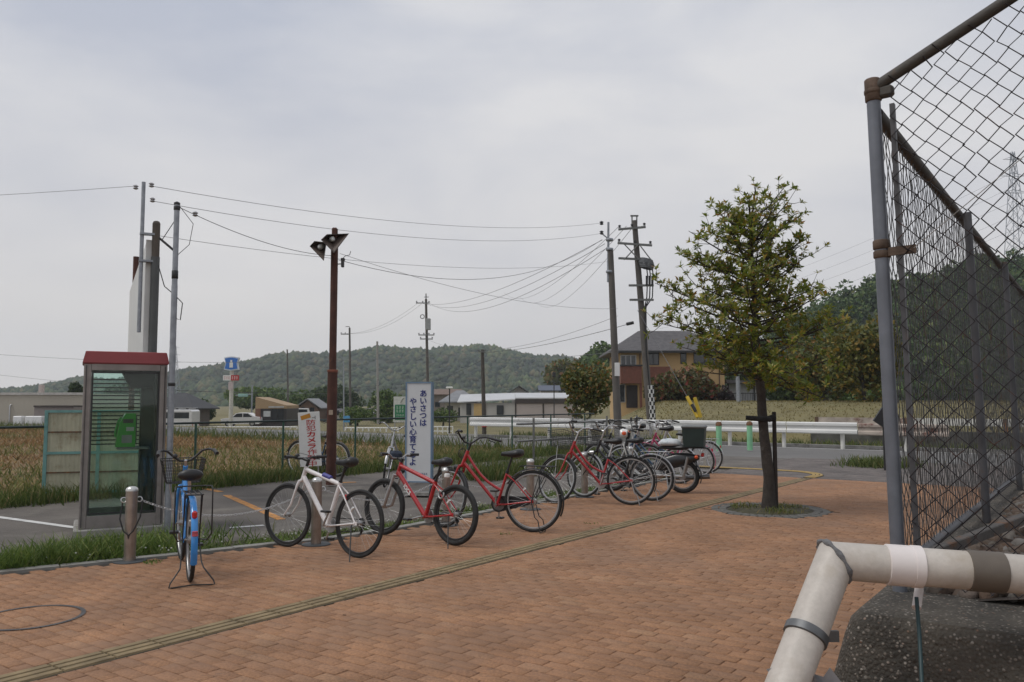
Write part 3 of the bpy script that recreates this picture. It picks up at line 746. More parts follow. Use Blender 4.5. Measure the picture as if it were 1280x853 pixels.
        for s_ in (-1,1):
            pts = [C, C+Vector((0,s_*.08,0)), C+Vector((-.01,s_*.14,rise)), C+Vector((-.045,s_*.30,rise+.006))]
            hh.tube(pts, .0125, 8); gr.append((pts[-1], pts[-1].lerp(pts[-2], .72), s_))
            if p.get('barends'): hh.tube([pts[-1], pts[-1]+Vector((.1,s_*.005,.035))], .0115, 8)
    stem.build('stem', p.get('stemm', black if not city else chrome), root, 50)
    ho = hh.build('handlebar', p.get('barm', black), root, 50)
    for a, b_, s_ in gr:
        MB(X).tube([b_, a], [.0165,.0155], 10).build('grip', black, ho, 50)
        MB(X).tube([b_+Vector((.02,0,-.005)), b_+Vector((.055,s_*.01,-.02)), a.lerp(b_,.25)+Vector((.055,0,-.028))], .006, 6).build('brake_lever', black, ho, 50)
        MB(X).tube([b_+Vector((.03,-s_*.01,0)), C+Vector((.14,s_*.10,.10 if city else .05)), C+Vector((.12,s_*.03,.02)), Ht+Vector((.05,s_*.015,-.06))], .0025, 5).build('cable', black, ho, 50)
    if p.get('bell', 1): MB(X).lathe(C+Vector((-.01,.09,.05 if city else .03)), [(.022,-.01),(.024,0),(.018,.016),(.004,.022)], 12).build('bell', p.get('bellm', black), ho, 50)
    # drive train
    cs = MB().tube([bb+Yax*-.04, bb+Yax*-.047], [p.get('ring',.075)]*2, 28); cs.tube([bb+Yax*-.06, bb+Yax*.06], .011, 8); ca = R_(p.get('crank', -80)); cv = Vector((math.cos(ca),0,math.sin(ca)))*.165
    for s_ in (-1,1): cs.tube([bb+Yax*s_*.06, bb+cv*(-s_)+Yax*s_*.07], [.012,.009], 8)
    co = cs.build('crankset', p.get('crankm', alu), root, 50)
    for s_ in (-1,1):
        MB().cbox(bb+cv*(-s_)+Yax*s_*.115, (.085,.075,.022), .005).build('pedal', black, co)
    if p.get('case'):
        b_ = MB(); P = []
        for k in range(9): a = R_(-90+180*k/8); P.append(bb+Vector((math.cos(a)*.095,-.062,math.sin(a)*.095)))
        P += [Vector((.05,-.062,R+.045)), Vector((-.03,-.062,R+.03)), Vector((-.03,-.062,R-.03)), Vector((.05,-.062,R-.045))]
        b_.prism(P, (0,.022,0)).build('chain_guard', p.get('casem', black), root)
    else:
        b_ = MB(); b_.tube([bb+Vector((0,-.044,.072)), hub+Vector((0,-.044,.034))], .0045, 4); b_.tube([bb+Vector((0,-.044,-.072)), hub+Vector((.02,-.044,-.075)), hub+Vector((0,-.044,-.034))], .0045, 4); b_.build('chain', rubber, root)
        MB().tube([hub+Yax*-.03, hub+Yax*-.052], [.052,.026], 18).build('cassette', black, root, 40)
        b_ = MB().cbox(hub+Vector((.012,-.058,-.055)), (.03,.016,.055), .005); b_.tube([hub+Vector((.01,-.052,-.07)), hub+Vector((.03,-.048,-.115))], .012, 6).build('derailleur', black, root)
    if p.get('fender'):
        arcfender(MB(), hub, R+.016, .052, p.get('ff0', 18), 205, 26).build('mudguard', p['fender'], root, 60)
        if p.get('ffront', 1): arcfender(MB(X), F, R+.016, .050, 20, 165, 20).build('mudguard', p.get('fender2', p['fender']), root, 60)
        s = MB()
        for s_ in (-1,1): s.tube([hub+Yax*s_*.06, hub+Vector((-(R+.01)*.93, s_*.026, (R+.01)*.25))], .0025, 5)
        s.build('mudguard_stay', chrome, root)
    if p.get('rack'):
        z = 2*R+.05; s = MB()
        for y in (-.06,.06,-.02,.02): s.tube([(.16,y*.5,z-.01),(.12,y,z),(-.24,y,z)], .0055, 6)
        s.tube([(-.24,-.07,z),(-.26,-.05,z),(-.26,.05,z),(-.24,.07,z)], .0055, 6)
        for x in (-.02,.08): s.tube([(x,-.06,z),(x,.06,z)], .005, 6)
        for y in (-.065,.065): s.tube([(-.12,y,z),(0,y,R)], .005, 6); s.tube([(-.22,y,z),(0,y,R)], .005, 6)
        s.build('rear_carrier', p.get('rackm', black), root, 50)
    if p.get('stand') == 'double':
        s = MB(); wd = p.get('standw', .10)
        k_ = p.get('standx', .12); P = [hub+Vector((0,-.065,0)), Vector((-.4*k_,-.08,R*.5)), Vector((-.75*k_,-.09,.14)), Vector((-.95*k_,-wd,.04)), Vector((-k_,-wd*1.05,.010)), Vector((-k_,-wd*.9,.008)), Vector((-k_,0,.018)), Vector((-k_,wd*.9,.008)), Vector((-k_,wd*1.05,.010)), Vector((-.95*k_,wd,.04)), Vector((-.75*k_,.09,.14)), Vector((-.4*k_,.08,R*.5)), hub+Vector((0,.065,0))]
        s.tube(P, .006, 7).build('kickstand', p.get('standm', black), root, 50)
    else:
        l = R_(p.get('lean', 3)); MB().tube([hub+Vector((.05,.055,-.02)), Vector((.03,.075,R-.07)), Vector((-.11,.20,.006-.2*math.sin(l)))], [.008,.007,.006], 8).build('kickstand', black, root, 50)
    if p.get('basket'):
        bm_ = p.get('basketm', black); s = MB(X); w1, w2, l1, l2, h = .19,.145,.15,.11,.22
        cx = Ht+Vector((.23,0,-.02+p.get('bz', 0))); z0 = cx.z-.05
        def ring(t): 
            a, b_ = w2+(w1-w2)*t, l2+(l1-l2)*t; z = z0+h*t
            return [Vector((cx.x+b_,a,z)), Vector((cx.x-b_,a,z)), Vector((cx.x-b_,-a,z)), Vector((cx.x+b_,-a,z))]
        for k in range(8): s.tube(ring(k/7), .0045 if k == 7 else .0024, 5, closed=True)
        r0, r1 = ring(0), ring(1)
        for i in range(4):
            n_ = 9 if i % 2 else 7
            for k in range(n_): t = k/n_; s.tube([r0[i].lerp(r0[(i+1)%4], t), r1[i].lerp(r1[(i+1)%4], t)], .0024, 4, cap=False)
        for k in range(1,8): t = k/8; s.tube([r0[0].lerp(r0[1],t), r0[3].lerp(r0[2],t)], .0018, 4, cap=False)
        s.build('basket', bm_, root, 50)
        MB(X).tube([F+Vector((0,.06,0)), r0[0].lerp(r0[1],.5)+Vector((0,-.03,0))], .004, 6).build('basket_stay', chrome, root)
    if p.get('lamp'): MB(X).tube([Hb+Vector((.03,.0,-.03)), Hb+Vector((.06,0,-.03)), Hb+Vector((.12,0,-.035))], [.012,.026,.034], 14).build('headlamp', p.get('lampm', chrome), root, 50)
    if p.get('tail'): MB().cbox(hub+Vector((-(R+.03)*.80,0,(R+.03)*.60)), (.028,.04,.06), .008).build('reflector', redglass, root)
    # valve reflectors in the spokes
    MB().box(hub+Vector((.12,.0,.12)), (.07,.02,.018), Matrix.Rotation(R_(45),3,'Y')).build('spoke_reflector', whitelens, root)
    return root, dict(bb=bb, hub=hub, F=F, Ht=Ht, Hb=Hb, S=S, X=X, T=T, A0=A0, ax=ax)
def between(pr_, pf): d = pf - pr_; return math.atan2(d.y, d.x), d.length

r, f = G(446,697.5), G(358,684); a, L = between(r, f)
wbk, wi = bike('white flat bar bicycle with black tyres leaning on its stand', r, a, dict(R=.325, wb=L+.02, style='cross', frame=whitep, forkm=whitep, rim=black, tube=.022, sh=.90, seatlen=.45, steer=.10, stem=.07, lean=5, rt=.017, crank=-60, barends=0, postm=black))
q = wi['Ht'].lerp(wi['S'], .62); dq = (wi['S']-wi['Ht']).normalized()
MB().tube([q-dq*.055, q+dq*.06], .0245, 12).build('frame_sleeve', M('blue_sleeve', (.06,.06,.28), .5, var=.5, vscale=60), wbk, 50)
MB().cbox(wi['S']+Vector((-.10,0,-.14)), (.03,.045,.055), .01).build('reflector', redglass, wbk)
arcfender(MB(), wi['F'], .33, .05, 60, 112, 10).build('front_mudguard', black, wbk, 60)

r, f = G(567,682), G(478,668.5); a, L = between(r, f)
mb_, mi = bike('red mountain bike with white lettering on its down tube', r, a, dict(R=.315, wb=L, style='mtb', frame=redp, forkm=silverp, rim=black, rt=.026, tube=.023, sh=.85, seatlen=.40, steer=.05, stem=.04, lean=5, crank=165, rise=.04, barm=alu, postm=black, bell=0))
v0, v1 = mi['Hb'], mi['bb']; dd = (v1-v0).normalized(); rot = math.atan2(dd.z, dd.x)
letters('frame_lettering', 'IOCS', .062, white, mb_, v0.lerp(v1,.40)+Vector((0,.0262,.012)), Matrix([[dd.x,dd.z,0],[0,0,1],[dd.z,-dd.x,0]]).to_euler(), .0015, .002)
MB(mi['X']).cbox(mi['T']+Vector((.12,-.02,.05)), (.10,.17,.10), .03).build('handlebar_bag', M('navy_cloth', (.02,.03,.05), .8, var=.6, vscale=18), mb_)
MB().torus(mi['hub']+Vector((.16,.07,.20)), (.2,1,.1), .045, .010, 20, 8, 0, 250).build('ring_lock', alu, mb_, 60)
MB().cbox(mi['S']+Vector((-.16,0,.07)), (.05,.06,.05), .012).build('tail_light', whitelens, mb_)

r = G(666,665.5); f = Vector((-.79, 9.98, 0)); a, L = between(r, f)
rc, ri = bike('red city bicycle with black swept handlebar parked in the paving beside a bollard', r, a, dict(R=.352, wb=1.10, style='city', frame=redp, forkm=redp, rim=alu, steer=R_(-28), fender=black, rack=1, stand='double', case=1, basket=0, sh=.89, stem=.10, stemm=black, postm=black, barw=.30, lean=2, lamp=1, lampm=black, crank=-88, sag=.075, ff0=30))
# small round basket light and bell seen at the head of the red city bicycle
s = MB(ri['X'])
for k in range(7): s.torus(ri['Ht']+Vector((.10,0,-.02)), (.9,.25*math.cos(k),.3*math.sin(k)), .065-.004*k, .0018, 18, 4)
s.build('front_guard', black, rc)

r = G(789,631.5); f = Vector((.69,12.27,0)); a, L = between(r, f)
r2, _ = bike('red city bicycle with a dark wire basket standing against a black bicycle', r, a, dict(R=.352, wb=1.09, style='city', frame=redp, forkm=redp, rim=alu, steer=R_(-35), fender=black, rack=0, stand='double', standm=alu, case=0, basket=1, barm=chrome, sh=.92, stem=.15, lean=2, crank=-70, sag=.09, postm=chrome))
r = G(812,627.4); f = G(731,623.5); a, L = between(r, f)
bike('black city bicycle with silver mudguards and a pannier rack beside the red one', r + Vector((.05,.12,0)), a-.03, dict(R=.345, wb=1.08, style='city', frame=blackp, rim=alu, steer=R_(-18), fender=silverp, rack=1, rackm=chrome, stand='double', standm=alu, case=1, basket=1, barm=chrome, sh=.90, stem=.16, lean=2, tail=0, lamp=1))
r = XY(-5.15, 15.05); r = Vector((3.62,16.25,0)); a0_ = a
bike('pink city bicycle with a red rear reflector parked past the delivery moped', r, R_(163), dict(R=.335, wb=1.06, style='city', frame=pinkp, fender=pinkp, rim=chrome, rack=1, rackm=chrome, stand='double', standm=chrome, case=1, casem=silverp, basket=1, basketm=alu, barm=chrome, tail=1, sh=.86, steer=R_(20)))
bike('silver city bicycle with chrome mudguards at the far end of the row', Vector((4.06,17.35,0)), R_(165), dict(R=.335, wb=1.06, style='city', frame=silverp, fender=silverp, rim=chrome, rack=1, rackm=chrome, stand='double', standm=chrome, case=1, casem=silverp, basket=1, basketm=alu, barm=chrome, tail=1, sh=.95))
bike('grey city bicycle with a chrome basket between the moped and the pink bicycle', Vector((3.05,15.2,0)), R_(160), dict(R=.335, wb=1.06, style='city', frame=tealp, fender=silverp, rim=chrome, rack=1, rackm=chrome, stand='double', standm=chrome, case=1, basket=1, basketm=alu, barm=chrome, sh=1.0, stem=.2, steer=R_(-12)))
bike('dark bicycle with a raised saddle half hidden behind the moped handlebars', Vector((2.62,15.9,0)), R_(150), dict(R=.335, wb=1.06, style='city', frame=blackp, fender=black, rim=alu, rack=0, stand='double', case=1, basket=1, barm=black, sh=1.02, stem=.16))
# blue one seen from behind
r, f = G(237,727), G(228,705); a, L = between(r, f)
bl_, bi_ = bike('blue city bicycle with black wire basket seen from behind on a wide stand', r, a, dict(R=.345, wb=1.07, style='city', frame=bluep, fender=bluep, rim=alu, rack=1, stand='double', standw=.165, case=1, basket=1, barm=black, tail=0, sh=.86, stem=.05, barw=.275, barin=.9, bz=-.09, standx=.24, steer=R_(2), lean=0, crank=-30, lamp=1, lampm=black))
MB().cbox((-.30,0,.585), (.03,.042,.065), .014).build('tail_lamp', redglass, bl_)
MB().cbox((-.375,0,.445), (.012,.045,.042), .004).build('plate_reflector', M('pink_reflector', (.5,.09,.12), .3, var=.4, vscale=40), bl_)
s = MB()
for y in (-.14,.14): s.tube([(-.12,y*.55,.80),(-.16,y,.80),(-.20,y*1.03,.78),(-.20,y*1.03,.42),(-.16,y*.8,.36),(-.02,y*.45,.35)], .006, 7)
s.tube([(-.12,-.08,.80),(-.12,.08,.80)], .006, 7)
s.build('side_guard', black, bl_, 50)
# beside the sign and the lamp post
r, f = G(520,603), G(463,613.5); a, L = between(r, f)
sb, si = bike('silver bicycle with a swept handlebar standing in front of the greeting sign', r, a, dict(R=.33, wb=1.05, style='city', frame=silverp, forkm=silverp, fender=silverp, rim=alu, stand='double', standm=alu, case=1, barm=alu, sh=.88, stem=.13, steer=R_(25), basket=0, lean=2))
r = G(416,598); 
bike('old bicycle with pale rims behind the rusty lamp post', r + Vector((0,.3,0)), R_(148), dict(R=.34, wb=1.06, style='city', frame=tealp, fender=black, rim=chrome, stand='double', case=1, barm=black, sh=.80, basket=0, lean=2))

# ------------------------------------------------------------------ delivery moped
def moped(loc, ang):
    t = thing('moped', 'black step through moped with a dark green box and white bag on its seat', 'moped', loc, ang)
    R = .275; wb = 1.16; wheelm = alu
    for x in (0, wb): 
        wo = wheel(t, (x,0,R), R, .034, wheelm, None, .05, 32)
    MB().tube([(0,-.06,R),(0,.06,R)], .055, 16).build('rear_hub', alu, t, 40)
    b = MB(); secs = []
    for x, z0, z1, w_ in ((-.28,.55,.62,.07),(-.1,.46,.66,.15),(.12,.40,.66,.17),(.30,.36,.60,.14),(.48,.30,.46,.11),(.68,.30,.42,.09),(.85,.42,.55,.07),(.95,.60,.78,.07)):
        secs.append([(x, math.cos(2*math.pi*k/10)*w_/2, (z0+z1)/2+math.sin(2*math.pi*k/10)*(z1-z0)/2) for k in range(10)])
    b.loft(secs).build('body', M('moped_black', (.02,.022,.024), .35, var=.2, coat=.4), t, 60)
    arcfender(MB(), (0,0,R), R+.03, .11, 10, 200, 20).build('rear_mudguard', black, t, 60); arcfender(MB(), (wb,0,R), R+.03, .10, 20, 170, 20).build('front_mudguard', black, t, 60)
    for s_ in (-1,1):
        f = MB(); f.tube([(.93,s_*.05,.72),(1.09,s_*.06,.34),(1.16,s_*.06,R)], .02, 8); MB().tube([(-.02,s_*.09,R),(-.10,s_*.11,.60)], .022, 8).build('shock_absorber', alu, t, 50); f.build('fork_leg', alu, t, 50); MB().tube([(0,s_*.075,R),(.45,s_*.08,.29)], .018, 8).build('swing_arm', alu, t, 50)
    b = MB(); P = []
    for s_ in (-1,1):
        secs = []
        for x, z, w0, w1 in ((.98,.80,.05,.16),(.93,.66,.06,.21),(.88,.48,.06,.23),(.82,.33,.06,.20),(.72,.26,.06,.15)):
            secs.append([(x,s_*w0,z),(x-.02,s_*w1,z),(x-.035,s_*w1,z-.005),(x-.015,s_*w0,z-.005)])
        b.loft(secs)
    b.build('leg_shield', M('shield_cream', (.55,.54,.50), .4, var=.15, coat=.3), t, 50)
    saddle(t, Vector((.15,0,.74)), black, .52, .25)
    h = MB(); h.tube([(.93,0,.75),(.88,0,.98)], .03, 10); h.tube([(.70,-.33,1.0),(.82,-.2,1.03),(.87,0,1.0),(.82,.2,1.03),(.70,.33,1.0)], .012, 8); ho = h.build('handlebar', black, t, 50)
    for s_ in (-1,1):
        MB().tube([(.70,s_*.33,1.0),(.77,s_*.25,1.02)], .018, 8).build('grip', rubber, ho, 50)
        MB().lathe((.93,s_*.17,.97), [(.006,-.035),(.035,-.02),(.038,0),(.035,.02),(.006,.035)], 12).build('indicator', orangelens, ho, 50)
        m_ = MB().tube([(.78,s_*.22,1.03),(.80,s_*.25,1.16)], .005, 6); m_.cbox((.79,s_*.26,1.20), (.02,.11,.08), .01).build('mirror', black, ho)
        MB().lathe((-.24,s_*.13,.60), [(.006,-.03),(.028,-.015),(.03,0),(.028,.015),(.006,.03)], 12).build('indicator', orangelens, t, 50)
    MB().tube([(.90,0,.96),(.97,0,.96),(1.02,0,.955)], [.06,.085,.07], 18).build('headlamp', whitelens, ho, 50)
    MB().tube([(.55,-.02,.32),(.38,-.02,.30),(.33,-.02,.32)], [.09,.10,.06], 14).build('engine', alu, t, 50)
    MB().tube([(.45,-.12,.26),(.1,-.14,.22),(-.05,-.15,.24),(-.42,-.16,.27)], [.015,.02,.04,.04], 12).build('exhaust', M('exhaust_metal', (.2,.2,.2), .35, .8, var=.3), t, 50)
    MB().box((-.22,0,.745), (.42,.26,.02)).build('carrier', black, t)
    bx = MB(); bx.add(*boxtaper((-.20,0,.765), .36,.36,.30, .88)); bo = bx.build('cargo_box', M('box_green', (.018,.035,.032), .5, var=.25), t)
    MB().cbox((-.20,0,1.085), (.39,.39,.05), .02).build('lid', M('lid_grey', (.14,.15,.15), .5, var=.2), bo)
    bg = MB(); secs = []
    for x, w_, z, h_ in ((.02,.10,.80,.06),(.08,.20,.82,.12),(.2,.25,.825,.13),(.32,.22,.82,.11),(.38,.10,.80,.05)):
        secs.append([(x+.01*math.sin(k*2.3), math.cos(2*math.pi*k/14)*w_/2*(1+.08*math.sin(3*k)), z+math.sin(2*math.pi*k/14)*h_/2*(1+.1*math.sin(2*k+x*9))) for k in range(14)])
    o = bg.loft(secs).build('plastic_bag', M('white_film', (.60,.63,.65), .4, var=.15, vscale=12, stain=((.35,.45,.5), 10, .6)), None, 80)
    o.matrix_world = Matrix.Translation(loc) @ Matrix.Rotation(ang, 4, 'Z'); tag(o, 'white plastic bag pulled over the moped seat', 'bag')
    MB().cbox((-.36,0,.52), (.02,.16,.10), .004).build('number_plate', M('plate', (.55,.55,.5), .5), t)
    MB().cbox((-.33,0,.63), (.05,.12,.06), .012).build('tail_light', redglass, t)
    MB().tube([(.25,.10,.28),(.2,.16,.01)], .012, 8).build('side_stand', alu, t, 50)
def boxtaper(c, a, b, h, k):
    x, y, z = c; V = [(x-a/2*k,y-b/2*k,z),(x+a/2*k,y-b/2*k,z),(x+a/2*k,y+b/2*k,z),(x-a/2*k,y+b/2*k,z),(x-a/2,y-b/2,z+h),(x+a/2,y-b/2,z+h),(x+a/2,y+b/2,z+h),(x-a/2,y+b/2,z+h)]
    return V, [(0,3,2,1),(4,5,6,7),(0,1,5,4),(1,2,6,5),(2,3,7,6),(3,0,4,7)]
moped(Vector((2.80,13.65,0)), R_(161))
# ------------------------------------------------------------------ telephone box
def phonebox():
    W, D, H = .93, .93, 2.16
    c = G(151.5, 667); rz = R_(27.5)
    nrm = Vector((math.sin(rz), -math.cos(rz), 0)); loc = c - nrm*D/2
    t = thing('telephone_booth', 'glazed telephone booth with a red roof and grey metal frame', 'phone booth', loc, rz)
    fr = M('booth_frame', (.27,.245,.23), .5, .35, var=.2, vscale=5, stain=((.17,.15,.13), 4, .62))
    gl = glass('booth_glass', (.86,.94,.91), dirt=.035)
    MB().cbox((0,0,.02), (W+.10,D+.10,.10), .015).build('plinth', concrete, t)
    z0, z1 = .07, 2.02; pw = .085
    for sx in (-1,1):
        for sy in (-1,1): 
            MB().cbox((sx*(W/2-pw/2), sy*(D/2-.035), (z0+z1)/2), (pw,.07,z1-z0), .008).build('frame_post', fr, t)
        MB().bb(sx*(W/2-.028)-.004, sx*(W/2-.028)+.004, -D/2-.012, -D/2+.001, z0+.02, z1-.02).build('frame_fillet', M('fillet_dark', (.045,.043,.042), .6) if sx < 0 else bpy.data.materials['fillet_dark'], t)
    for sy in (-1,1): MB().bb(-W/2+pw, W/2-pw, sy*(D/2-.03)-.028, sy*(D/2-.03)+.028, z1-.075, z1-.002).build('head_rail', fr, t); MB().bb(-W/2+pw, W/2-pw, sy*(D/2-.03)-.026, sy*(D/2-.03)+.026, z0+.003, z0+.15).build('bottom_rail', fr, t)
    for sx in (-1,1): MB().bb(sx*(W/2-.03)-.026, sx*(W/2-.03)+.026, -D/2+.073, D/2-.073, z1-.075, z1-.003).build('head_rail', fr, t); MB().bb(sx*(W/2-.03)-.026, sx*(W/2-.03)+.026, -D/2+.073, D/2-.073, z0+.004, z0+.15).build('bottom_rail', fr, t)
    gz0, gz1 = z0+.152, z1-.077
    for sy in (-1,1): MB().bb(-W/2+pw+.002, W/2-pw-.002, sy*(D/2-.03)-.003, sy*(D/2-.03)+.003, gz0, gz1).build('glass_pane', gl, t)
    for sx in (-1,1): MB().bb(sx*(W/2-.03)-.003, sx*(W/2-.03)+.003, -D/2+.075, D/2-.075, gz0, gz1).build('glass_pane', gl, t)
    # door leaf frame within the front
    dk = M('door_gasket', (.03,.032,.032), .6)
    b = MB()
    for x in (-W/2+pw+.012, W/2-pw-.012): b.bb(x-.010, x+.010, -D/2+.006, -D/2+.022, gz0+.01, gz1-.01)
    b.bb(-W/2+pw+.022, W/2-pw-.022, -D/2+.006, -D/2+.022, gz1-.035, gz1-.012); b.bb(-W/2+pw+.022, W/2-pw-.022, -D/2+.006, -D/2+.022, gz0+.012, gz0+.028)
    b.build('door_frame', dk, t)
    # horizontal bands on the rear glass
    st = M('band_dark', (.03,.045,.042), .6)
    for k in range(17):
        z = gz1-.09-k*.052
        MB().bb(-W/2+.10, W/2-.20 if k > 2 else .12, D/2-.045, D/2-.040, z-.0085, z+.0085).build('window_band', st, t)
    # inner equipment column and shelf
    MB().cbox((W/2-.17, D/2-.17, 1.08), (.17,.16,1.85), .01).build('equipment_column', M('column_dark', (.045,.055,.05), .5, var=.3), t)
    MB().cbox((.13, .20, .98), (.38,.36,.03), .006).build('shelf', M('shelf_grey', (.20,.21,.20), .5), t)
    b = MB().prism([(-.02,.05,1.93),(.34,.05,1.93),(.34,.05,1.74),(.08,.05,1.74)], (0,.3,0)); b.build('header_panel', M('header_dark', (.035,.04,.04), .6), t)
    # roof
    secs = []
    for z, e in ((2.02,.004),(2.03,.004),(2.033,.018),(2.165,-.012),(2.172,-.022)):
        a, b_ = W/2+e, D/2+e; secs.append([(-a,-b_,z),(a,-b_,z),(a,b_,z),(-a,b_,z)])
    MB().loft(secs).build('roof', M('booth_red', (.25,.042,.045), .55, var=.15, vscale=3, stain=((.19,.035,.035), 3, .6)), t)
    MB().bb(W/2+.001, W/2+.02, -.2,.2, .35,.6).build('vent', fr, t)
    tel = thing('telephone', 'green public telephone standing on the shelf inside the booth', 'telephone', t.matrix_basis @ Vector((.05,.20,.996)), rz, None)
    tel.location = loc + Matrix.Rotation(rz,3,'Z') @ Vector((.06,.18,.997))
    gm = M('phone_green', (.03,.36,.035), .35, var=.1, coat=.3)
    MB().prism([(-.14,-.13,0),(.09,-.13,0),(.09,-.13,.42),(-.03,-.13,.42),(-.10,-.13,.30)], (0,.26,0)).build('body', gm, tel)
    MB().cbox((.095,0,.22), (.02,.22,.34), .006).build('back_plate', M('phone_dark', (.05,.06,.06), .5), tel)
    s = MB(); s.tube([(-.115,.15,.12),(-.135,.16,.16),(-.10,.16,.32),(-.06,.15,.36)], [.028,.018,.018,.028], 10); s.build('handset', gm, tel, 50)
    MB().bb(-.07,.05,-.137,-.1305,.05,.15).build('keypad', M('keys_grey', (.3,.3,.3), .5), tel)
    MB().bb(-.06,.06,-.136,-.1305,.30,.35).build('display', M('display_dark', (.02,.03,.03), .3), tel); MB().bb(-.02,.07,-.135,-.1305,.20,.25).build('coin_plate', alu, tel)
    MB().bb(.20,.34,-.02,-.015,1.25-.997,1.45-.997).build('notice', M('paper', (.5,.5,.47), .7), tel) if 0 else None
    t.scale = tel.scale = (.945,.945,.955); tel.location = loc + Matrix.Rotation(rz,3,'Z') @ Vector((.06*.945,.18*.945,.997*.955))
phonebox()
# service pole beside the booth
P0 = G(209, 664); sp_ = thing('service_pole', 'slim grey steel service pole beside the telephone booth', 'pole', P0)
HP = 3.86
MB().tube([(0,0,0),(0,0,2.85),(0,0,2.9),(0,0,HP)], [.036,.035,.032,.031], 14).build('shaft', galv, sp_, 50)
b = MB(); strap(b, Vector((0,0,0)), 3.0, .1, .033); strap(b, Vector((0,0,0)), HP-.06, .05, .033); strap(b, Vector((0,0,0)), 1.7, .04, .037); b.build('bands', black, sp_, 50)
MB().lathe((0,0,HP), [(.036,-.02),(.036,.005),(.01,.02)], 14).build('cap', black, sp_, 50)
b = MB(); b.tube([(-.20,0,HP-.42),(-.02,0,HP-.57)], .014, 6); b.build('cable_guard', black, sp_)
b = MB(); b.tube([(-.17,0,HP-.45),(-.02,.01,HP-.2),(0,0,HP-.02)], .005, 5); b.tube([(.02,0,HP-.02),(.2,0,HP-.25),(.16,0,HP-.5),(.03,0,HP-.62)], .004, 5); b.tube([(-.2,0,HP-.75),(-.12,0,HP-1.0),(.0,0,HP-1.1),(.1,0,HP-1.2),(.08,0,HP-1.4),(.02,0,HP-1.38)], .006, 5); b.build('cable_loops', wiremat, sp_)
# ------------------------------------------------------------------ billboard behind the booth
bn, bf_ = A(184.5, 420, 12.0), A(163.5, 420, 17.6)
bn.z = bf_.z = 0; dv = (bf_-bn); bl2 = dv.length; yaw = math.atan2(dv.y, dv.x)
bbd = thing('billboard', 'large pale billboard seen almost edge on behind the telephone booth', 'billboard', bn, yaw)
MB().bb(.08, bl2, -.05, .05, 2.0, 3.86).build('panel', M('panel_pale', (.55,.56,.55), .5, var=.08, vscale=.8, stain=((.40,.42,.42), 1.2, .62)), bbd)
MB().bb(.04, .078, -.058, .058, 1.98, 3.88).build('edge_trim', white, bbd)
b = MB(); b.tube([(-.02,-.07,0),(-.02,-.07,3.62)], .062, 14); b.build('post', M('post_steel_dark', (.10,.105,.105), .5, .4, var=.25, vscale=2), bbd, 50)
b = MB(); b.tube([(-.02,-.07,3.6),(-.02,-.07,4.12)], .055, 14); b.lathe((-.02,-.07,4.12), [(.055,0),(.04,.03),(.01,.04)], 14); b.build('post_top', M('wood_brown_grey', (.10,.085,.07), .85, var=.3), bbd, 50)
MB().cyl((bl2-.1,-.05,0), (bl2-.1,-.05,4.6), .06, n=10).build('post', rusty, bbd, 50)
mb2 = MB().cyl((-.02,.12,2.5), (-.02,.12,4.72), .028, n=10).build('mast', galv, bbd, 50)
for z in (3.55,3.95): MB().box((-.02,.04,z), (.10,.22,.03)).build('mast_bracket', galv, bbd)
def insul(b, p, s=.05): b.lathe(p, [(s*.3,-s*.7),(s*.8,-s*.4),(s*.4,0),(s*.8,.3*s),(s*.3,s*.7)], 10)
insuls([(.10,.22,4.66),(-.14,.02,4.66),(-.14,.0,4.44)], .05, M('porcelain', (.35,.35,.36), .3), bbd)
MASTP = bbd.location + Matrix.Rotation(yaw,3,'Z') @ Vector((-.02,.12,0))

# ------------------------------------------------------------------ lamp post with two pyramid lanterns
LP = G(413.5, 606)
lp = thing('lamp_post', 'rust brown lamp post with two pyramid shaped lanterns at its top', 'street lamp', LP)
MB().tube([(0,0,0),(0,0,2.02),(0,0,2.05),(0,0,2.08)], [.092,.090,.088,.068], 18).build('base_shaft', rusty, lp, 50)
MB().cyl((0,0,2.0), (0,0,4.55), .066, n=18).build('shaft', rusty, lp, 50)
b = MB(); strap(b, Vector((0,0,0)), 2.05, .05, .092); b.build('collar', M('rust_light', (.19,.06,.035), .8, var=.3), lp, 50)
MB().cbox((.0,-.093,1.30), (.075,.006,.085), .002).build('sticker', M('sticker_tan', (.42,.32,.24), .6, var=.3, vscale=30), lp)
MB().cbox((0,0,4.62), (.10,.10,.16), .02).build('cap', rusty, lp)
lampdark = M('lantern_dark', (.055,.042,.036), .6, .2, var=.3, vscale=6, stain=((.12,.06,.035), 4, .6)); lampin = M('lantern_inner', (.10,.075,.062), .5, var=.25, vscale=4)
bulbm = M('bulb_frosted', (.55,.56,.54), .25, var=0, coat=.3)
def hood4(corners, apex, bulb):
    """hood through four mouth corners (world, relative to the post) and its apex behind"""
    c = sum(corners, Vector())/4; b = MB(); inn = [c+(q-c)*.92 for q in corners]
    h = b.add(corners+inn+[apex], [(i,(i+1)%4,4+(i+1)%4,4+i) for i in range(4)] + [((i+1)%4,i,8) for i in range(4)]).build('lantern', lampdark, lp)
    ap = apex.lerp(c,.12)
    MB().add([c+(q-c)*.915+(ap-c)*.012 for q in corners]+[ap], [(i,(i+1)%4,4) for i in range(4)]).build('reflector_lining', lampin, h)
    d = (c-apex).normalized(); L = (c-apex).length
    MB().tube([apex+d*L*.2, apex+d*L*.4, apex+d*L*.55, apex+d*L*.8, apex+d*L*.95], [.02,.026,.055,.052,.014], 12).build('bulb', bulbm, h, 60)
yl = LP.y
def rel(px, py, dy): return A(px, py, yl+dy) - LP
hood4([rel(408.5,293,-.30), rel(436.5,292,-.05), rel(417.5,316.5,-.40), rel(401,300,-.34)], rel(413,296,.12), None)
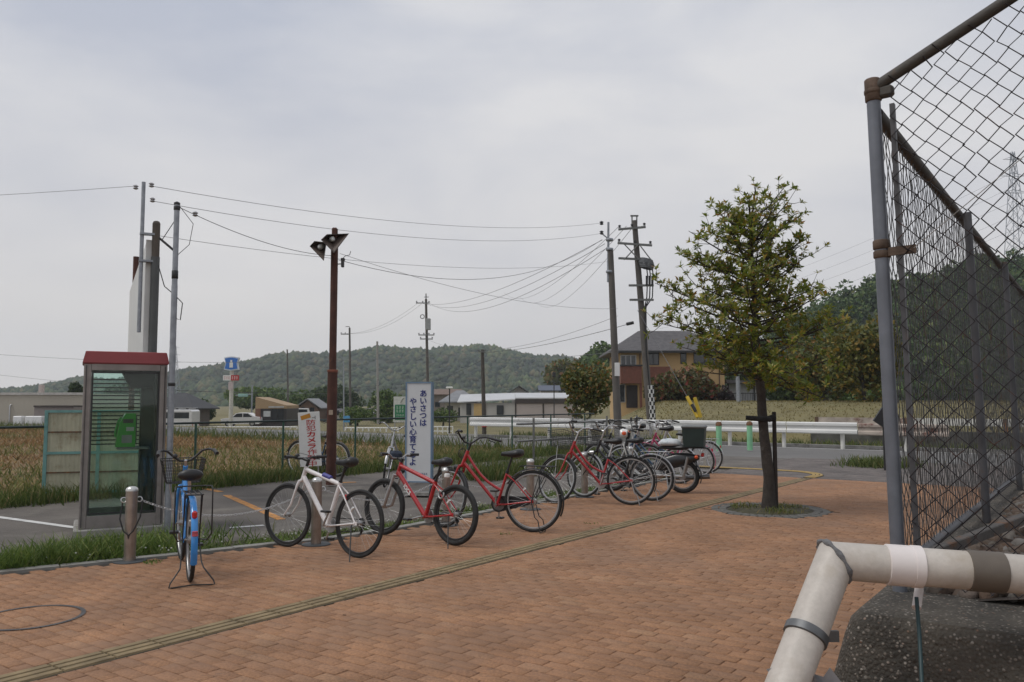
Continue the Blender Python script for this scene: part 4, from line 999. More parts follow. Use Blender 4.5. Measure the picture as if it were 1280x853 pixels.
hood4([rel(393,301.5,-.22), rel(408,303,-.36), rel(404.8,326.5,-.34), rel(387,308,-.06)], rel(408,306,.10), None)
b = MB(); b.cyl((0,-.02,4.52), (.02,-.12,4.52), .04); b.build('lantern_arm', rusty, lp)
# CCTV camera
cc = thing('security_camera', 'small dark security camera on a bracket near the top of the lamp post', 'camera', LP)
cz_ = A(420,329,yl).z
b = MB(); b.tube([(.066,0,cz_-.02),(.15,-.02,cz_-.02)], .010, 8); b.build('bracket', lampdark, cc)
b = MB(); b.cbox((.16,-.03,cz_), (.055,.06,.17), .01); b.cbox((.165,-.035,cz_+.06), (.07,.07,.05), .01); b.build('housing', M('camera_dark', (.06,.06,.06), .5), cc)
MB().tube([(.16,-.03,cz_+.08),(.2,0,cz_+.13),(.28,0,cz_+.15),(.30,0,cz_+.22)], .006, 5).build('cable', wiremat, cc)

# ------------------------------------------------------------------ signs
cdep = 13.4
tl, tr2, bl3 = A(505.5,478.5,cdep+.05), A(538,476.5,cdep-.05), A(511.5,600,cdep+.05)
g1 = thing('greeting_sign', 'tall white signboard in a pale blue frame with two columns of blue lettering', 'sign', (0,0,0))
cx = (A(524,540,cdep)); g1.location = (cx.x, cdep, 0); g1.rotation_euler = (0, 0, R_(-9))
Wd, zb, zt = .445, .20, 1.815
frm = M('frame_blue', (.16,.24,.34), .45, .2, var=.15, vscale=5); facew = M('sign_face', (.60,.61,.62), .45, var=.06, vscale=3, stain=((.48,.49,.49), 2, .62))
MB().bb(-Wd/2+.022, Wd/2-.022, -.030, .030, zb+.02, zt-.022).build('face', facew, g1)
b = MB()
for x in (-Wd/2+.011, Wd/2-.011): b.bb(x-.011, x+.011, -.04, .075, zb, zt-.0005)
b.bb(-Wd/2+.0225, Wd/2-.0225, -.04, .075, zt-.022, zt); b.bb(-Wd/2+.0225, Wd/2-.0225, -.04, .075, zb, zb+.02); b.build('frame', frm, g1)
for x in (-Wd/2+.035, Wd/2-.035): MB().cyl((x,.035,0), (x,.035,zb), .02, n=10).build('leg', frm, g1, 50)
MB().bb(-Wd/2-.03, Wd/2+.03, -.12, .16, .0, .05).build('foot', concrete, g1)
def column(txt, x, ztop, step, size, mat, parent, y, bold, sx=1.0):
    for k, ch in enumerate(txt): letters('character', ch, size, mat, parent, (x, y, ztop-k*step), (R_(90),0,0), .003, bold if ord(ch) < 0x3100 else .002, sx)
column('あいさつは', .072, 1.62, .118, .125, navy, g1, -.033, .0028); column('やさしい心育てるよ', -.095, 1.49, .1215, .125, navy, g1, -.033, .0028)
strokes('small_lettering', g1, .0, .15, .34, .03, -.032, navy, 5, 1)
g2 = thing('warning_sign', 'white plastic board with red lettering and an orange camera picture by the lamp post', 'sign', (0,0,0))
sy = 14.55; c2_ = A(391, 549, sy); g2.location = (c2_.x, sy, 0); g2.rotation_euler = (0, R_(-3.5) * -1 * -1, R_(4))
MB().cbox((0,0,.84), (.375,.012,.95), .004).build('board', M('board_white', (.66,.66,.64), .5, var=.06), g2)
for x in (-.12,.12): MB().cyl((x,.02,0), (x,.02,.9), .012, n=8).build('stake', alu, g2, 50)
for k, ch in enumerate('防犯カメラ作動中'): letters('character', ch, .104, redprint, g2, (.03, -.008, 1.125-k*.103), (R_(90),0,0), .003, .0034 if ord(ch) < 0x3100 else .0007, 1.65)
ob = M('camera_orange', (.50,.22,.02), .5, var=.1)
b = MB().box((-.055,-.008,1.235), (.17,.003,.075), Matrix.Rotation(R_(-14),3,'Y')); b.build('camera_picture', ob, g2)
b = MB().box((.085,-.008,1.215), (.06,.003,.012)); b.box((.11,-.0085,1.215), (.012,.003,.06)); b.build('bracket_picture', M('picture_grey', (.25,.25,.25), .5), g2)

# ------------------------------------------------------------------ bollards, rings, chains
bp = [G(162,702), G(395,681), Vector((-.80,10.12,0)), G(663,637), G(731,621.5), Vector((2.1,14.75,0))]
blab = ['stainless bollard beside the telephone booth with a cable lock hung on it', 'stainless bollard behind the white bicycle', 'stainless bollard hidden between the mountain bike and a red bicycle',
        'stainless bollard behind the rear wheel of the red city bicycle', 'stainless bollard behind the red bicycle with the basket', 'stainless bollard behind the moped']
ringm = chrome
for p, lb in zip(bp, blab):
    t = thing('bollard', lb, 'bollard', p, 0, 'bollards along the kerb')
    MB().lathe((0,0,0), [(.053,0),(.053,.62),(.053,.655)], 24).build('shaft', steel, t, 50)
    MB().lathe((0,0,.655), [(.056,0),(.056,.012),(.050,.028),(.030,.042),(.004,.047)], 24).build('cap', M('bollard_cap', (.6,.6,.58), .3, .7, var=.1) if 'bollard_cap' not in bpy.data.materials else bpy.data.materials['bollard_cap'], t, 60)
    MB().lathe((0,0,0), [(.15,.002),(.15,.008),(.148,.01),(.06,.012)], 24).build('base_plate', M('base_iron', (.07,.075,.08), .6, .4, var=.3) if 'base_iron' not in bpy.data.materials else bpy.data.materials['base_iron'], t, 50)
    dk_ = (bp[1]-bp[0]).normalized()
    for s_ in (-1,1): MB().torus(dk_*s_*.068+Vector((0,0,.575)), (dk_.y,-dk_.x,.4), .024, .005, 16, 6).build('ring', ringm, t, 60)
chainm = M('chain_galvanised', (.50,.50,.50), .4, .6, var=.1)
clab = ['steel chain sagging between the first two bollards behind the blue bicycle', 'steel chain hanging behind the mountain bike', 'steel chain hanging behind the red city bicycle wheel', 'steel chain hanging in front of the red bicycle with the basket']
for k in range(4):
    a, b_ = bp[k]+Vector((0,0,.565)), bp[k+1]+Vector((0,0,.565)); d = (b_-a).normalized(); a = a+d*.085; b_ = b_-d*.085; n_ = int((b_-a).length/.026); c = MB()
    side = d.cross(Vector((0,0,1)))
    pts = [a.lerp(b_, i/n_) - Vector((0,0, .22*4*(i/n_)*(1-i/n_)*(.9 if k == 0 else .8))) for i in range(n_+1)]
    for i in range(n_):
        m_ = pts[i].lerp(pts[i+1],.5); t = (pts[i+1]-pts[i]).normalized(); nn = side if i % 2 else t.cross(side).normalized(); bb_ = t.cross(nn)
        nn2 = (side+t.cross(side)).normalized() if i % 2 else (side-t.cross(side)).normalized(); 
        c.tube([m_+t*.019, m_+t*.011+nn2*.0085, m_-t*.011+nn2*.0085, m_-t*.019, m_-t*.011-nn2*.0085, m_+t*.011-nn2*.0085], .0033, 5, closed=True)
    tag(c.build('chain', chainm, None, 60), clab[k], 'chain', 'chains between the bollards')
cb = MB().tube([(-.075,-.02,.55),(-.085,-.045,.40),(-.04,-.062,.29),(.01,-.063,.25),(.05,-.06,.29),(.10,-.03,.42),(.105,0,.56)], .0075, 8)
cb.tube([(.0,-.063,.262),(.01,-.066,.22),(.02,-.063,.262)], .006, 6)
o = cb.build('cable_lock', black, None, 60); o.location = bp[0]; tag(o, 'black cable lock looped through the rings of the bollard by the booth', 'cable lock')

# ------------------------------------------------------------------ fence, gate and pipe rail round the parking lot
greenp = M('fence_green', (.03,.085,.06), .5, var=.25, vscale=5); 
FU2 = -13.75; v0_, v1_, fh = 1.0, 23.6, 1.10
gf = thing('green_fence', 'low dark green chain link fence along the back of the parking lot', 'fence', XY(FU2, v0_))
L_ = v1_-v0_; k = 0
while k*2.0 <= L_:
    if not (3.9 < k*2.0+v0_ < 5.4): MB().cyl(DV*k*2.0, DV*k*2.0+Vector((0,0,fh)), .022, n=10).build('post', greenp, gf, 50)
    k += 1
MB().cyl(Vector((0,0,fh)), DV*L_+Vector((0,0,fh)), .020, n=10).build('top_rail', M('rail_dark', (.015,.03,.027), .5), gf, 50)
V, F = chainlink((0,0,.05), DV[:], (0,0,1), int(L_/.042), int(1.05/.042), .042, .0013)
link('wire_mesh', np_mesh('wire_mesh', V, F), M('green_mesh', (.10,.12,.11), .5, var=.2), gf)
gt = thing('gate_panel', 'mint green framed gate with dirty corrugated plastic panels behind the telephone booth', 'gate', G(52, 621))
ge = G(186, 617)-G(52,621); gyaw = math.atan2(ge.y, ge.x); gt.rotation_euler = (0,0,gyaw); gw = ge.length; gh = 1.36
mint = M('mint_paint', (.16,.33,.31), .6, var=.25, vscale=6, stain=((.20,.11,.06), 7, .64)); corr = M('corrugated_plastic', (.46,.44,.32), .6, var=.22, vscale=3.5, stain=((.27,.22,.14), 2.8, .54), trans=.08, spots=((.16,.10,.06), 5, .66, .7))
b = MB()
for x in (0, gw/2-.02, gw-.05): b.bb(x, x+.05, -.02, .02, .03, gh)
xs = [(.0505, gw/2-.0205), (gw/2+.0305, gw-.0505)]
for xa, xb in xs:
    for z in (.03, gh/2-.02, gh-.04): b.bb(xa, xb, -.019, .019, z, z+.04)
b.build('frame', mint, gt)
rb_ = MB()
for xa, xb in xs:
    for z in (.36, 1.0): rb_.bb(xa, xb, -.014, .0, z, z+.022)
rb_.build('cross_bar', rustbar, gt)
for xa, xb in xs:
    for za, zb_ in ((.072, gh/2-.022), (gh/2+.022, gh-.042)):
        n_ = 60; V = []
        for i in range(n_+1):
            x = xa+(xb-xa)*i/n_; y = .012+.007*math.sin(i*2*math.pi/5.5); V += [(x,y,za),(x,y,zb_)]
        MB().add(V, [(2*i,2*i+2,2*i+3,2*i+1) for i in range(n_)]).build('panel', corr, gt, 80)
pipem = M('pipe_rail_grey', (.22,.22,.21), .5, .4, var=.3, vscale=4, stain=((.10,.08,.06), 3, .6))
pra = thing('pipe_rail', 'grey scaffold pipe handrail with two rails behind the parked bicycles', 'railing', XY(-10.15, 14.2))
for z in (1.02,.66): MB().cyl(DV*0+Vector((0,0,z)), DV*(5.6 if z > .9 else 4.0)+Vector((0,0,z-.01)), .024, n=10).build('rail', pipem, pra, 50)
for k in range(4): q = DV*(.55+k*1.6)+NV*.049; MB().cyl(q, q+Vector((0,0,1.14)), .024, n=10).build('post', pipem, pra, 50); MB().cbox(q*1.0+Vector((0,0,.03)), (.09,.09,.14), .01).build('foot_clamp', rustbar, pra)
# guard rails
grm = M('guardrail_white', (.70,.70,.68), .5, var=.12, vscale=.8, stain=((.35,.33,.29), 1.2, .62)); grr = M('guardrail_rust', (.42,.36,.31), .8, var=.3, vscale=3, stain=((.13,.05,.035), 2.2, .5))
def beam(b, u0, u1, v, z, h=.38):
    """W profile steel beam along the road"""
    pr_ = [(0,-.5),(.05,-.42),(.05,-.22),(0,-.1),(0,.1),(.05,.22),(.05,.42),(0,.5)]
    secs = []
    for u in (u0, u1): secs.append([XY(u, v-o_*1.0, z+t*h) for o_, t in pr_] + [XY(u, v-o_+.006, z+t*h) for o_, t in pr_[::-1]])
    b.loft(secs)
gr1 = thing('guardrail', 'white steel guardrail with a rusted end along the far side of the road', 'guardrail', (0,0,0))
seg = [(-23.5,-19.5),(-19.48,-15.5),(-15.48,-11.5),(-11.48,-7.5),(-7.48,-3.5),(-3.48,-1.2)]
u_end = UV(G(1072,561))[0]
us_ = np.linspace(-22.5, u_end, 8)
for a, b_ in zip(us_, us_[1:]): bm_ = MB(); beam(bm_, a, b_-.02, 28.0, .63); bm_.build('beam', grm, gr1)
bm_ = MB(); beam(bm_, u_end+.005, u_end+2.6, 28.0, .61); bm_.build('beam', grr, gr1)
for u in np.arange(-22.3, u_end+2.5, 1.9): MB().cyl(XY(u, 28.14, -.1), XY(u, 28.14, .74), .068, n=10).build('post', whitedirty, gr1, 50)
MB().prism([XY(-24,28.3,-.1), XY(30,28.3,-.1), XY(30,28.5,-.1), XY(-24,28.5,-.1)], (0,0,.17)).build('kerb_beam', concrete, gr1)
cw = thing('channel_wall', 'stained concrete channel wall behind the guardrail', 'wall', (0,0,0))
MB().prism([XY(-9,31.2,-.6), XY(40,31.2,-.6), XY(40,31.55,-.6), XY(-9,31.55,-.6)], (0,0,1.08)).build('wall', M('dark_concrete', (.10,.098,.09), .95, var=.4, vscale=1.2, stain=((.045,.042,.036), .9, .5), bump=.3, bscale=20, coord='World'), cw)
g2r = thing('old_rail', 'old rust stained white beam on the channel wall in front of the grass bank', 'guardrail', (0,0,0))
for k, u in enumerate(np.arange(-8.8, 34, 3.0)):
    MB().box(XY(u+1.49,31.37,.80), (2.96,.10,.24), Matrix.Rotation(-TH,3,'Z')).build('beam', whitedirty if k % 3 else grr, g2r); MB().box(XY(u,31.37,.70), (.12,.14,.46), Matrix.Rotation(-TH,3,'Z')).build('post', rustbar, g2r)
gpm = M('bollard_green', (.24,.52,.30), .5, var=.12, vscale=4, stain=((.2,.3,.18), 6, .64))
for px, py in ((899,564), (937.5,563), (869,563), (990,564)):
    p = G(px, py)
    if px in (869, 990): continue
    t = thing('green_post', 'light green steel post with a rusty cap ' + ('next to the pink bicycle' if px == 899 else 'near the street tree trunk'), 'post', p, 0, 'green posts')
    MB().cyl((0,0,0), (0,0,.78), .085, n=16).build('shaft', gpm, t, 50); MB().lathe((0,0,.78), [(.095,-.02),(.095,.05),(.06,.10),(.01,.11)], 16).build('cap', rustbar, t, 50)
# ------------------------------------------------------------------ utility poles and wires
def wire(a, b, sag, r, mat, label, group='overhead wires', n=24):
    a, b = Vector(a), Vector(b); P = []
    for i in range(n+1):
        t = i/n; q = a.lerp(b, t); q.z -= sag*4*t*(1-t); P.append(q)
    o = MB().tube(P, r*.45, 4, cap=False).build('overhead_wire', mat, None, 60); return tag(o, label, 'wire', group)
def pole(label, px0, px1, ytop, D, r, zb, cat='utility pole', name='utility_pole', mat=poleconc, r2=None):
    base = A(px0, 500, D); base.z = zb; top = A(px1, ytop, D)
    t = thing(name, label, cat, base); MB().tube([(0,0,0), top-base], [r, r2 or r*.72], 14).build('shaft', mat, t, 50)
    return t, base, top
def at(base, top, z): k = (z-base.z)/(top.z-base.z); return base.lerp(top, k)
p1, b1_, t1_ = pole('tall concrete pole with a steel mast rising behind the parked bicycles', 773, 763, 314, 26, .13, -.05)
m1 = A(760.5, 278, 26)
MB().tube([t1_-b1_-Vector((0,0,1.0))+Vector((-.08,0,0)), m1-b1_], [.04,.035], 10).build('mast', galv, p1, 50)
b = MB()
for y in (312, 340, 300): q = A(762, y, 26)-b1_; b.lathe(q+Vector((0,0,0)), [(.11,-.04),(.12,-.02),(.12,.02),(.11,.04)], 14)
b.build('band', galv, p1, 50)
insuls([A(752,279,26)-b1_, A(752,291,26)-b1_], .09, M('insulator_dark', (.06,.06,.065), .4), p1); MB().tube([A(752,292,26)-b1_, A(762,300,26)-b1_], .02, 6).build('bracket', galv, p1)
MB().cbox(A(771.5,462,25.83)-b1_, (.16,.02,.42), .005).build('notice_plate', white, p1)
p2, b2_, t2_ = pole('tall concrete utility pole with crossarms, transformer and striped cable guard by the bank', 814, 793, 276, 36, .165, .0)
arm = M('crossarm_steel', (.16,.165,.16), .5, .5, var=.2)
def crossarm(t, base, px0, px1, y, D, n=3, tilt=0, r=.045):
    a, c = A(px0, y+tilt, D-.2), A(px1, y, D-.2); b = MB(); d = c-a
    b.box((a+c)/2-base, (d.length, .09, .09), Matrix.Rotation(-math.asin(d.z/d.length),3,'Y')); b.build('crossarm', arm, t)
    insuls([a.lerp(c, (k+.1)/max(1,n-.8))-base+Vector((0,0,.13)) for k in range(n)], .09, bpy.data.materials['insulator_dark'], t)
crossarm(p2, b2_, 773, 807, 284, 36, 3, 3); crossarm(p2, b2_, 772, 815, 307, 36, 3, -3); crossarm(p2, b2_, 773, 814, 325, 36, 0, -2); crossarm(p2, b2_, 786, 817, 357, 36, 0); crossarm(p2, b2_, 787, 817, 375, 36, 0)
b = MB()
for (xa, ya, xb, yb) in ((780,305,797,323),(797,307,780,325),(800,307,813,324)): b.tube([A(xa,ya,35.7)-b2_, A(xb,yb,35.7)-b2_], .025, 6)
b.build('brace', arm, p2)
b = MB(); b.box(A(793,270,36)-b2_, (.35,.08,.06))
for x in (790,796): b.cyl(A(x,280,36)-b2_, A(x,270,36)-b2_, .03)
b.build('pole_top', arm, p2)
b = MB(); c = A(808,330,35.8)-b2_
for k in range(7): b.torus(c+Vector((0,0,-.18+.06*k)), (.25,0,1), .34-.02*abs(k-3), .03, 18, 5)
b.build('cable_coil', M('coil_grey', (.17,.18,.19), .5, .3), p2, 60)
b = MB()
for x in (808.5, 812, 815.5):
    b.tube([A(x,336,35.8)-b2_, A(x+1,345,35.8)-b2_, A(x,372,35.8)-b2_, A(806+.2*(x-808),384,35.8)-b2_, A(808,440,35.85)-b2_, A(815,520,35.85)-b2_], .026, 6); b.tube([A(x,345,35.75)-b2_, A(x,357,35.75)-b2_], .05, 8)
b.build('riser_cable', wiremat, p2, 50)
# striped guard: separate dark squares on a pale sleeve
gs, ge_ = A(813.5,482,35.78)-b2_, A(816,527,35.78)-b2_
MB().tube([gs, ge_], .13, 14).build('cable_guard', white, p2, 50)
dkg = M('guard_black', (.02,.02,.02), .6); b = MB()
for i in range(9):
    for k in range(5):
        if (i+k) % 2: 
            q = gs.lerp(ge_, (i+.5)/9); a_ = R_(-162+36*k+ (0)); a_ = R_(-170 + k*40)
            b.box(q+Vector((math.cos(a_)*.128, math.sin(a_)*.128, 0)), (.09,.02,.16), Matrix.Rotation(a_+math.pi/2,3,'Z'))
b.build('guard_stripes', dkg, p2)
gw0, gw1 = A(835,454,35.5), A(872,519,34.0)
gy = thing('guy_wire', 'slanting guy wire ending in yellow plastic guards on the grass bank', 'guy wire', gw1)
MB().tube([A(797,388,36)-gw1, Vector((0,0,0))], .012, 5).build('wire', wiregrey, gy); yg = M('guard_yellow', (.55,.38,.03), .5, var=.15)
b = MB(); dgw = (A(797,388,36)-gw1).normalized()
MB().tube([Vector((0,0,-.1)), dgw*.9], .075, 10).build('guard', yg, gy, 50); MB().tube([Vector((.12,-.05,-.1)), Vector((-.12,-.05,.72))], .075, 10).build('guard', yg, gy, 50)
MB().tube([dgw*.15, dgw*.5], .079, 10).build('black_band', black, gy, 50)
p3, b3_, t3_ = pole('distant utility pole with a box transformer rising behind the greeting sign', 536, 532.5, 374, 75, .15, -1.1)
crossarm(p3, b3_, 520, 537, 379, 75, 3); crossarm(p3, b3_, 523, 543, 419, 75, 4); crossarm(p3, b3_, 525, 541, 424, 75, 3)
MB().cbox(A(535.5,405.5,74.7)-b3_, (.40,.4,1.05), .03).build('transformer', M('transformer_grey', (.30,.31,.31), .5), p3)
b = MB(); b.tube([t3_-b3_, t3_-b3_+Vector((0,0,.5))], .05, 6); b.box(A(533,371.5,75)-b3_, (.4,.06,.06)); b.torus(A(528,396,74.8)-b3_, (0,1,0), .18, .04, 12, 5); b.build('fittings', arm, p3)
p4, b4_, t4_ = pole('far utility pole with one side arm in front of the wooded ridge', 438.5, 437, 410, 90, .14, -1.1)
crossarm(p4, b4_, 426, 437, 418, 90, 3); b = MB(); b.tube([t4_-b4_, A(436.5,408.5,90)-b4_, A(432,408.5,90)-b4_], .04, 5); b.build('top_arm', arm, p4)
p5, b5_, t5_ = pole('pale far utility pole standing near the green roadside sign', 473, 471.5, 427, 95, .16, -1.1, mat=M('pole_pale', (.30,.29,.27), .9, var=.2))
p6, b6_, t6_ = pole('slender far pole beside the tan shop building', 361, 359, 437, 100, .12, -1.1); 
p9, b9_, t9_ = pole('thin light grey pole just beyond the warning sign', 430.5, 429.5, 452, 70, .07, -1.1, mat=galv)
p7, b7_, t7_ = pole('dark wooden pole in front of the low pale warehouse', 605.5, 603, 437, 62, .17, -1.1, mat=M('pole_dark', (.075,.065,.055), .9, var=.3))
crossarm(p7, b7_, 598, 607, 440, 62, 2)
MB().cyl(A(605.5,529,61.8)-b7_, A(605.5,534,61.8)-b7_, .2, n=10).build('red_band', redprint, p7, 50)
p8, b8_, t8_ = pole('thin pale pole behind the trunk of the street tree', 924, 922, 470, 48, .16, .8, mat=galv)
for px, yt, D, zb, lb in ((562, 484, 60, -1.1, 'dark garden lamp post with a white head near the white house'), (692.5, 468, 84, -1.1, 'dark lamp post with a black lantern behind the warehouse roof')):
    t, b0_, tt = pole(lb, px, px, yt, D, .06, zb, 'street lamp', 'lamp_post', black)
    MB().cbox(tt-b0_+Vector((0,0,-.05)), (.5,.4,.14) if px < 600 else (.35,.35,.5), .04).build('lamp_head', whitelens if px < 600 else black, t)
M0 = MASTP
wire((-26, 14.5, 5.3), M0+Vector((-.12,0,4.66)), .35, .0075, wiregrey, 'thin wire leaving the billboard mast away from the lamp post')
wire(M0+Vector((.12,0,4.66)), A(752,279,26), .35, .009, wiregrey, 'thin wire from the top of the billboard mast to the tall concrete pole')
wire(M0+Vector((.12,0,4.44)), A(752,292,26), .4, .009, wiregrey, 'thin lower wire from the billboard mast to the tall concrete pole')
wire(M0+Vector((.05,0,3.95)), A(760,327,26), .35, .008, wiregrey, 'faint wire from the billboard bracket to the tall concrete pole')
sp_top = Vector((P0.x+.03, P0.y, HP-.05))
wire(sp_top, LP+Vector((-.05,0,4.18)), .12, .010, wiremat, 'thick black cable from the service pole to the lamp post')
o = MB(); insul(o, sp_top.lerp(LP+Vector((-.05,0,4.18)), .07)+Vector((0,0,-.02)), .045); tag(o.build('strain_insulator', bpy.data.materials['porcelain'], None, 50), 'small pale insulator on the black cable near the service pole', 'insulator')
wire(LP+Vector((.08,0,4.10)), A(752,300,26), .75, .011, wiremat, 'black cable sagging from the lamp post to the tall concrete pole')
wire(LP+Vector((.10,0,4.22)), A(772,386,26), .30, .009, wiregrey, 'thin wire falling from the lamp post towards the tall concrete pole')
for k in range(3): wire(A(521+7*k,378,75), A(753+3*k,300+5*k,26), .9+.25*k, .022, wiregrey, ('highest','middle','lowest')[k]+' of three wires between the transformer pole and the tall concrete pole', 'wires from the transformer pole')
for k in range(2): wire(A(427+9*k,417,90), A(521+6*k,380,75), .8, .025, wiregrey, ('outer','inner')[k]+' faint wire between the side arm pole and the transformer pole', 'wires between far poles')
wire(A(-120,433,70), A(603,442,62), 1.0, .028, wiregrey, 'long low wire crossing in front of the ridge to the wooden pole')
wire(A(-60,462,75), A(440,492,90), .7, .025, wiregrey, 'faint low wire in front of the left ridge')
wire(A(200,487,80), A(472,482,95), .5, .035, wiremat, 'dark cable low across the ridge behind the warning sign'); wire(A(472,482,95), A(603,450,62), .9, .03, wiremat, 'dark cable from the pale far pole to the wooden pole')
wire(A(604,441,62), A(790,404,36), .25, .026, wiremat, 'thick dark cable from the wooden pole up to the crossarm pole'); wire(A(604,446,62), A(770,440,30), .2, .018, wiregrey, 'thin wire from the wooden pole past the small tree')
o = MB().tube([A(783,405.5,35.6), A(792,403.5,35.6)], .07, 8).build('cable_joint', black, None, 50); tag(o, 'black cable joint hanging by the crossarm pole', 'cable joint')
wire(A(535,425,75), A(772,395,36), 1.2, .020, wiregrey, 'faint sagging wire below the transformer')
for k in range(3): wire(A(774+9*k,283,36), A(630+20*k,366+6*k,140), 2.0, .03, wiregrey, 'faint wire leaving the '+('outer end','middle','pole end')[k]+' of the top crossarm towards the ridge', 'faint wires behind the crossarm pole')
# lattice pylons
def pylon(label, px, ytop, ybase, D, wb_, r, arms):
    base = A(px, ybase, D); top = A(px, ytop, D); H = top.z-base.z; t = thing('pylon', label, 'pylon', base); b = MB()
    n_ = 9; cor = lambda k, z: Vector((((-1,1,1,-1)[k])*wb_/2*(1-.86*z), ((-1,-1,1,1)[k])*wb_/2*(1-.86*z), z*H))
    for k in range(4):
        b.tube([cor(k,0), cor(k,1)], r, 4)
        for i in range(n_): z0, z1 = i/n_, (i+1)/n_; b.tube([cor(k,z0), cor((k+1)%4,z1)], r*.6, 3); b.tube([cor((k+1)%4,z0), cor(k,z1)], r*.6, 3)
    b.build('tower', galv, t)
    for z, L in arms: MB().tube([(-L,0,z*H),(0,0,z*H+.03*H),(L,0,z*H),(0,0,z*H)], r, 4, closed=True).build('crossarm', galv, t)
    return base, H
pylon('distant steel lattice pylon beyond the far end of the ridge', 217, 432, 492, 420, 5, .11, ((.95,2.4),(.80,3.2),(.65,3.8)))
pb_, pH = pylon('tall steel lattice pylon behind the wooded hill, seen through the fence mesh', 1272, 190, 330, 330, 7, .16, ((.93,4),(.78,5),(.63,6)))
for k in range(5): wire(A(1268,215+18*k,330), A(820,392+10*k,520), 6, .10, wiregrey, ('highest','second highest','middle','second lowest','lowest')[k]+' faint power line strung from the tall pylon behind the street tree', 'power lines from the pylon')

# ------------------------------------------------------------------ buildings
def win(parent, x, z, w_, h, y, fm=None, sill=False, mull=1, pm=None):
    fm = fm or black; f = MB(); t = .06
    f.bb(x-w_/2, x+w_/2, y-.05, y+.02, z-h/2, z-h/2+t); f.bb(x-w_/2, x+w_/2, y-.05, y+.02, z+h/2-t, z+h/2)
    for k in range(mull+2): 
        xx = x-w_/2+t/2+(w_-t)*k/(mull+1); f.bb(xx-t/2, xx+t/2, y-.045, y+.019, z-h/2+t, z+h/2-t)
    if sill: f.bb(x-w_/2-.15, x+w_/2+.15, y-.16, y+.01, z-h/2-.14, z-h/2-.002)
    o = f.build('window', fm, parent); MB().bb(x-w_/2+t, x+w_/2-t, y-.012, y+.01, z-h/2+t, z+h/2-t).build('pane', pm or darkglass, o); return o
def gable(name, label, px0, px1, ytop_wall, D, zb, roofh, wallm, roofm, depth=6, over=.4, hip=False, rz=0, cat='house', wins=(), ridge_x=False):
    c = A((px0+px1)/2, 500, D); W = (px1-px0)/FPX*D; zt = A(0, ytop_wall, D).z - zb
    t = thing(name, label, cat, (c.x, D, zb), rz)
    MB().bb(-W/2, W/2, 0, depth, -.3, zt).build('wall', wallm, t)
    a, d0, d1 = W/2+over, -over, depth+over; e = zt-.02; r = MB(); th = .14
    if hip:
        i = min(a, depth/2)*.8; V = [(-a,d0,e),(a,d0,e),(a,d1,e),(-a,d1,e),(-a+i,depth/2,e+roofh),(a-i,depth/2,e+roofh)]; V += [(x,y,z+th) for x,y,z in V]
        r.add(V, [(3,2,1,0),(6,7,11,10),(7,8,11),(8,9,10,11),(9,6,10),(0,1,7,6),(1,2,8,7),(2,3,9,8),(3,0,6,9)])
    elif ridge_x:
        V = [(-a,d0,e),(a,d0,e),(a,d1,e),(-a,d1,e),(-a,depth/2,e+roofh),(a,depth/2,e+roofh)]; V += [(x,y,z+th) for x,y,z in V]
        r.add(V, [(0,4,5,1),(3,2,5,4),(6,7,11,10),(8,9,10,11),(0,1,7,6),(2,3,9,8),(0,6,10,4),(4,10,9,3),(1,5,11,7),(5,2,8,11)])
        MB().prism([(-W/2,0.01,zt),(-W/2,depth-.01,zt),(-W/2,depth/2,zt+roofh*.92)], (W,0,0)).build('gable_wall', wallm, t)
    else:
        V = [(-a,d0,e),(0,d0,e+roofh),(a,d0,e),(-a,d1,e),(0,d1,e+roofh),(a,d1,e)]; V += [(x,y,z+th) for x,y,z in V]
        r.add(V, [(0,1,4,3),(1,2,5,4),(6,9,10,7),(7,10,11,8),(0,6,7,1),(1,7,8,2),(3,4,10,9),(4,5,11,10),(0,3,9,6),(2,8,11,5)])
        MB().prism([(-W/2,0,zt),(W/2,0,zt),(0,0,zt+roofh*.9)], (0,depth,0)).build('gable_wall', wallm, t)
    r.build('roof', roofm, t)
    for (x, z, w_, h) in wins: win(t, x, z, w_, h, 0, mull=1)
    return t, W, zt
tanwall = M('ochre_render', (.50,.34,.17), .85, var=.12, vscale=.6, stain=((.40,.26,.13), .8, .62)); brickred = M('red_brick_tile', (.15,.055,.035), .8, var=.25, vscale=4, bump=.2, bscale=20)
h, W, zt = gable('ochre_house', 'two storey ochre house with dark hip roof and brick red balcony on the bank', 776, 906, 441, 68, .2, 2.0, tanwall, roofgrey, 7.5, .9, hip=True)
K = FPX/68; hx = lambda px: (px-841)/K; hz_ = lambda y: 1.5+(502-y)/K-.2
win(h, hx(817), hz_(448), .98, 1.15, 0, mull=1); win(h, hx(882), hz_(446), 1.9, 1.1, 0, alu if 0 else black, True, 1); win(h, hx(855), hz_(447), .5, 1.1, 0, mull=0); win(h, hx(786), hz_(451), 1.3, .9, 0, alu, mull=2)
bal_ = MB(); bal_.bb(hx(774), hx(799.5), -1.3, -.005, hz_(480), hz_(459)); bo = bal_.build('balcony', brickred, h); MB().bb(hx(773), hx(801), -1.36, -.004, hz_(459)+.003, hz_(457)).build('balcony_cap', black, bo)
b = MB(); b.bb(hx(808), hx(836), -.7, -.005, hz_(480), hz_(459)); bo = b.build('balcony', brickred, h)
MB().bb(hx(783), hx(797), -.05, .01, hz_(510), hz_(482)).build('entrance', M('door_dark', (.03,.022,.02), .6), h); win(h, hx(778), hz_(492), .5, 1.5, 0, alu, mull=0); MB().bb(hx(797)+.02, hx(800), -1.2, -1.0, -.2, hz_(480)).build('porch_post', brickred, h)
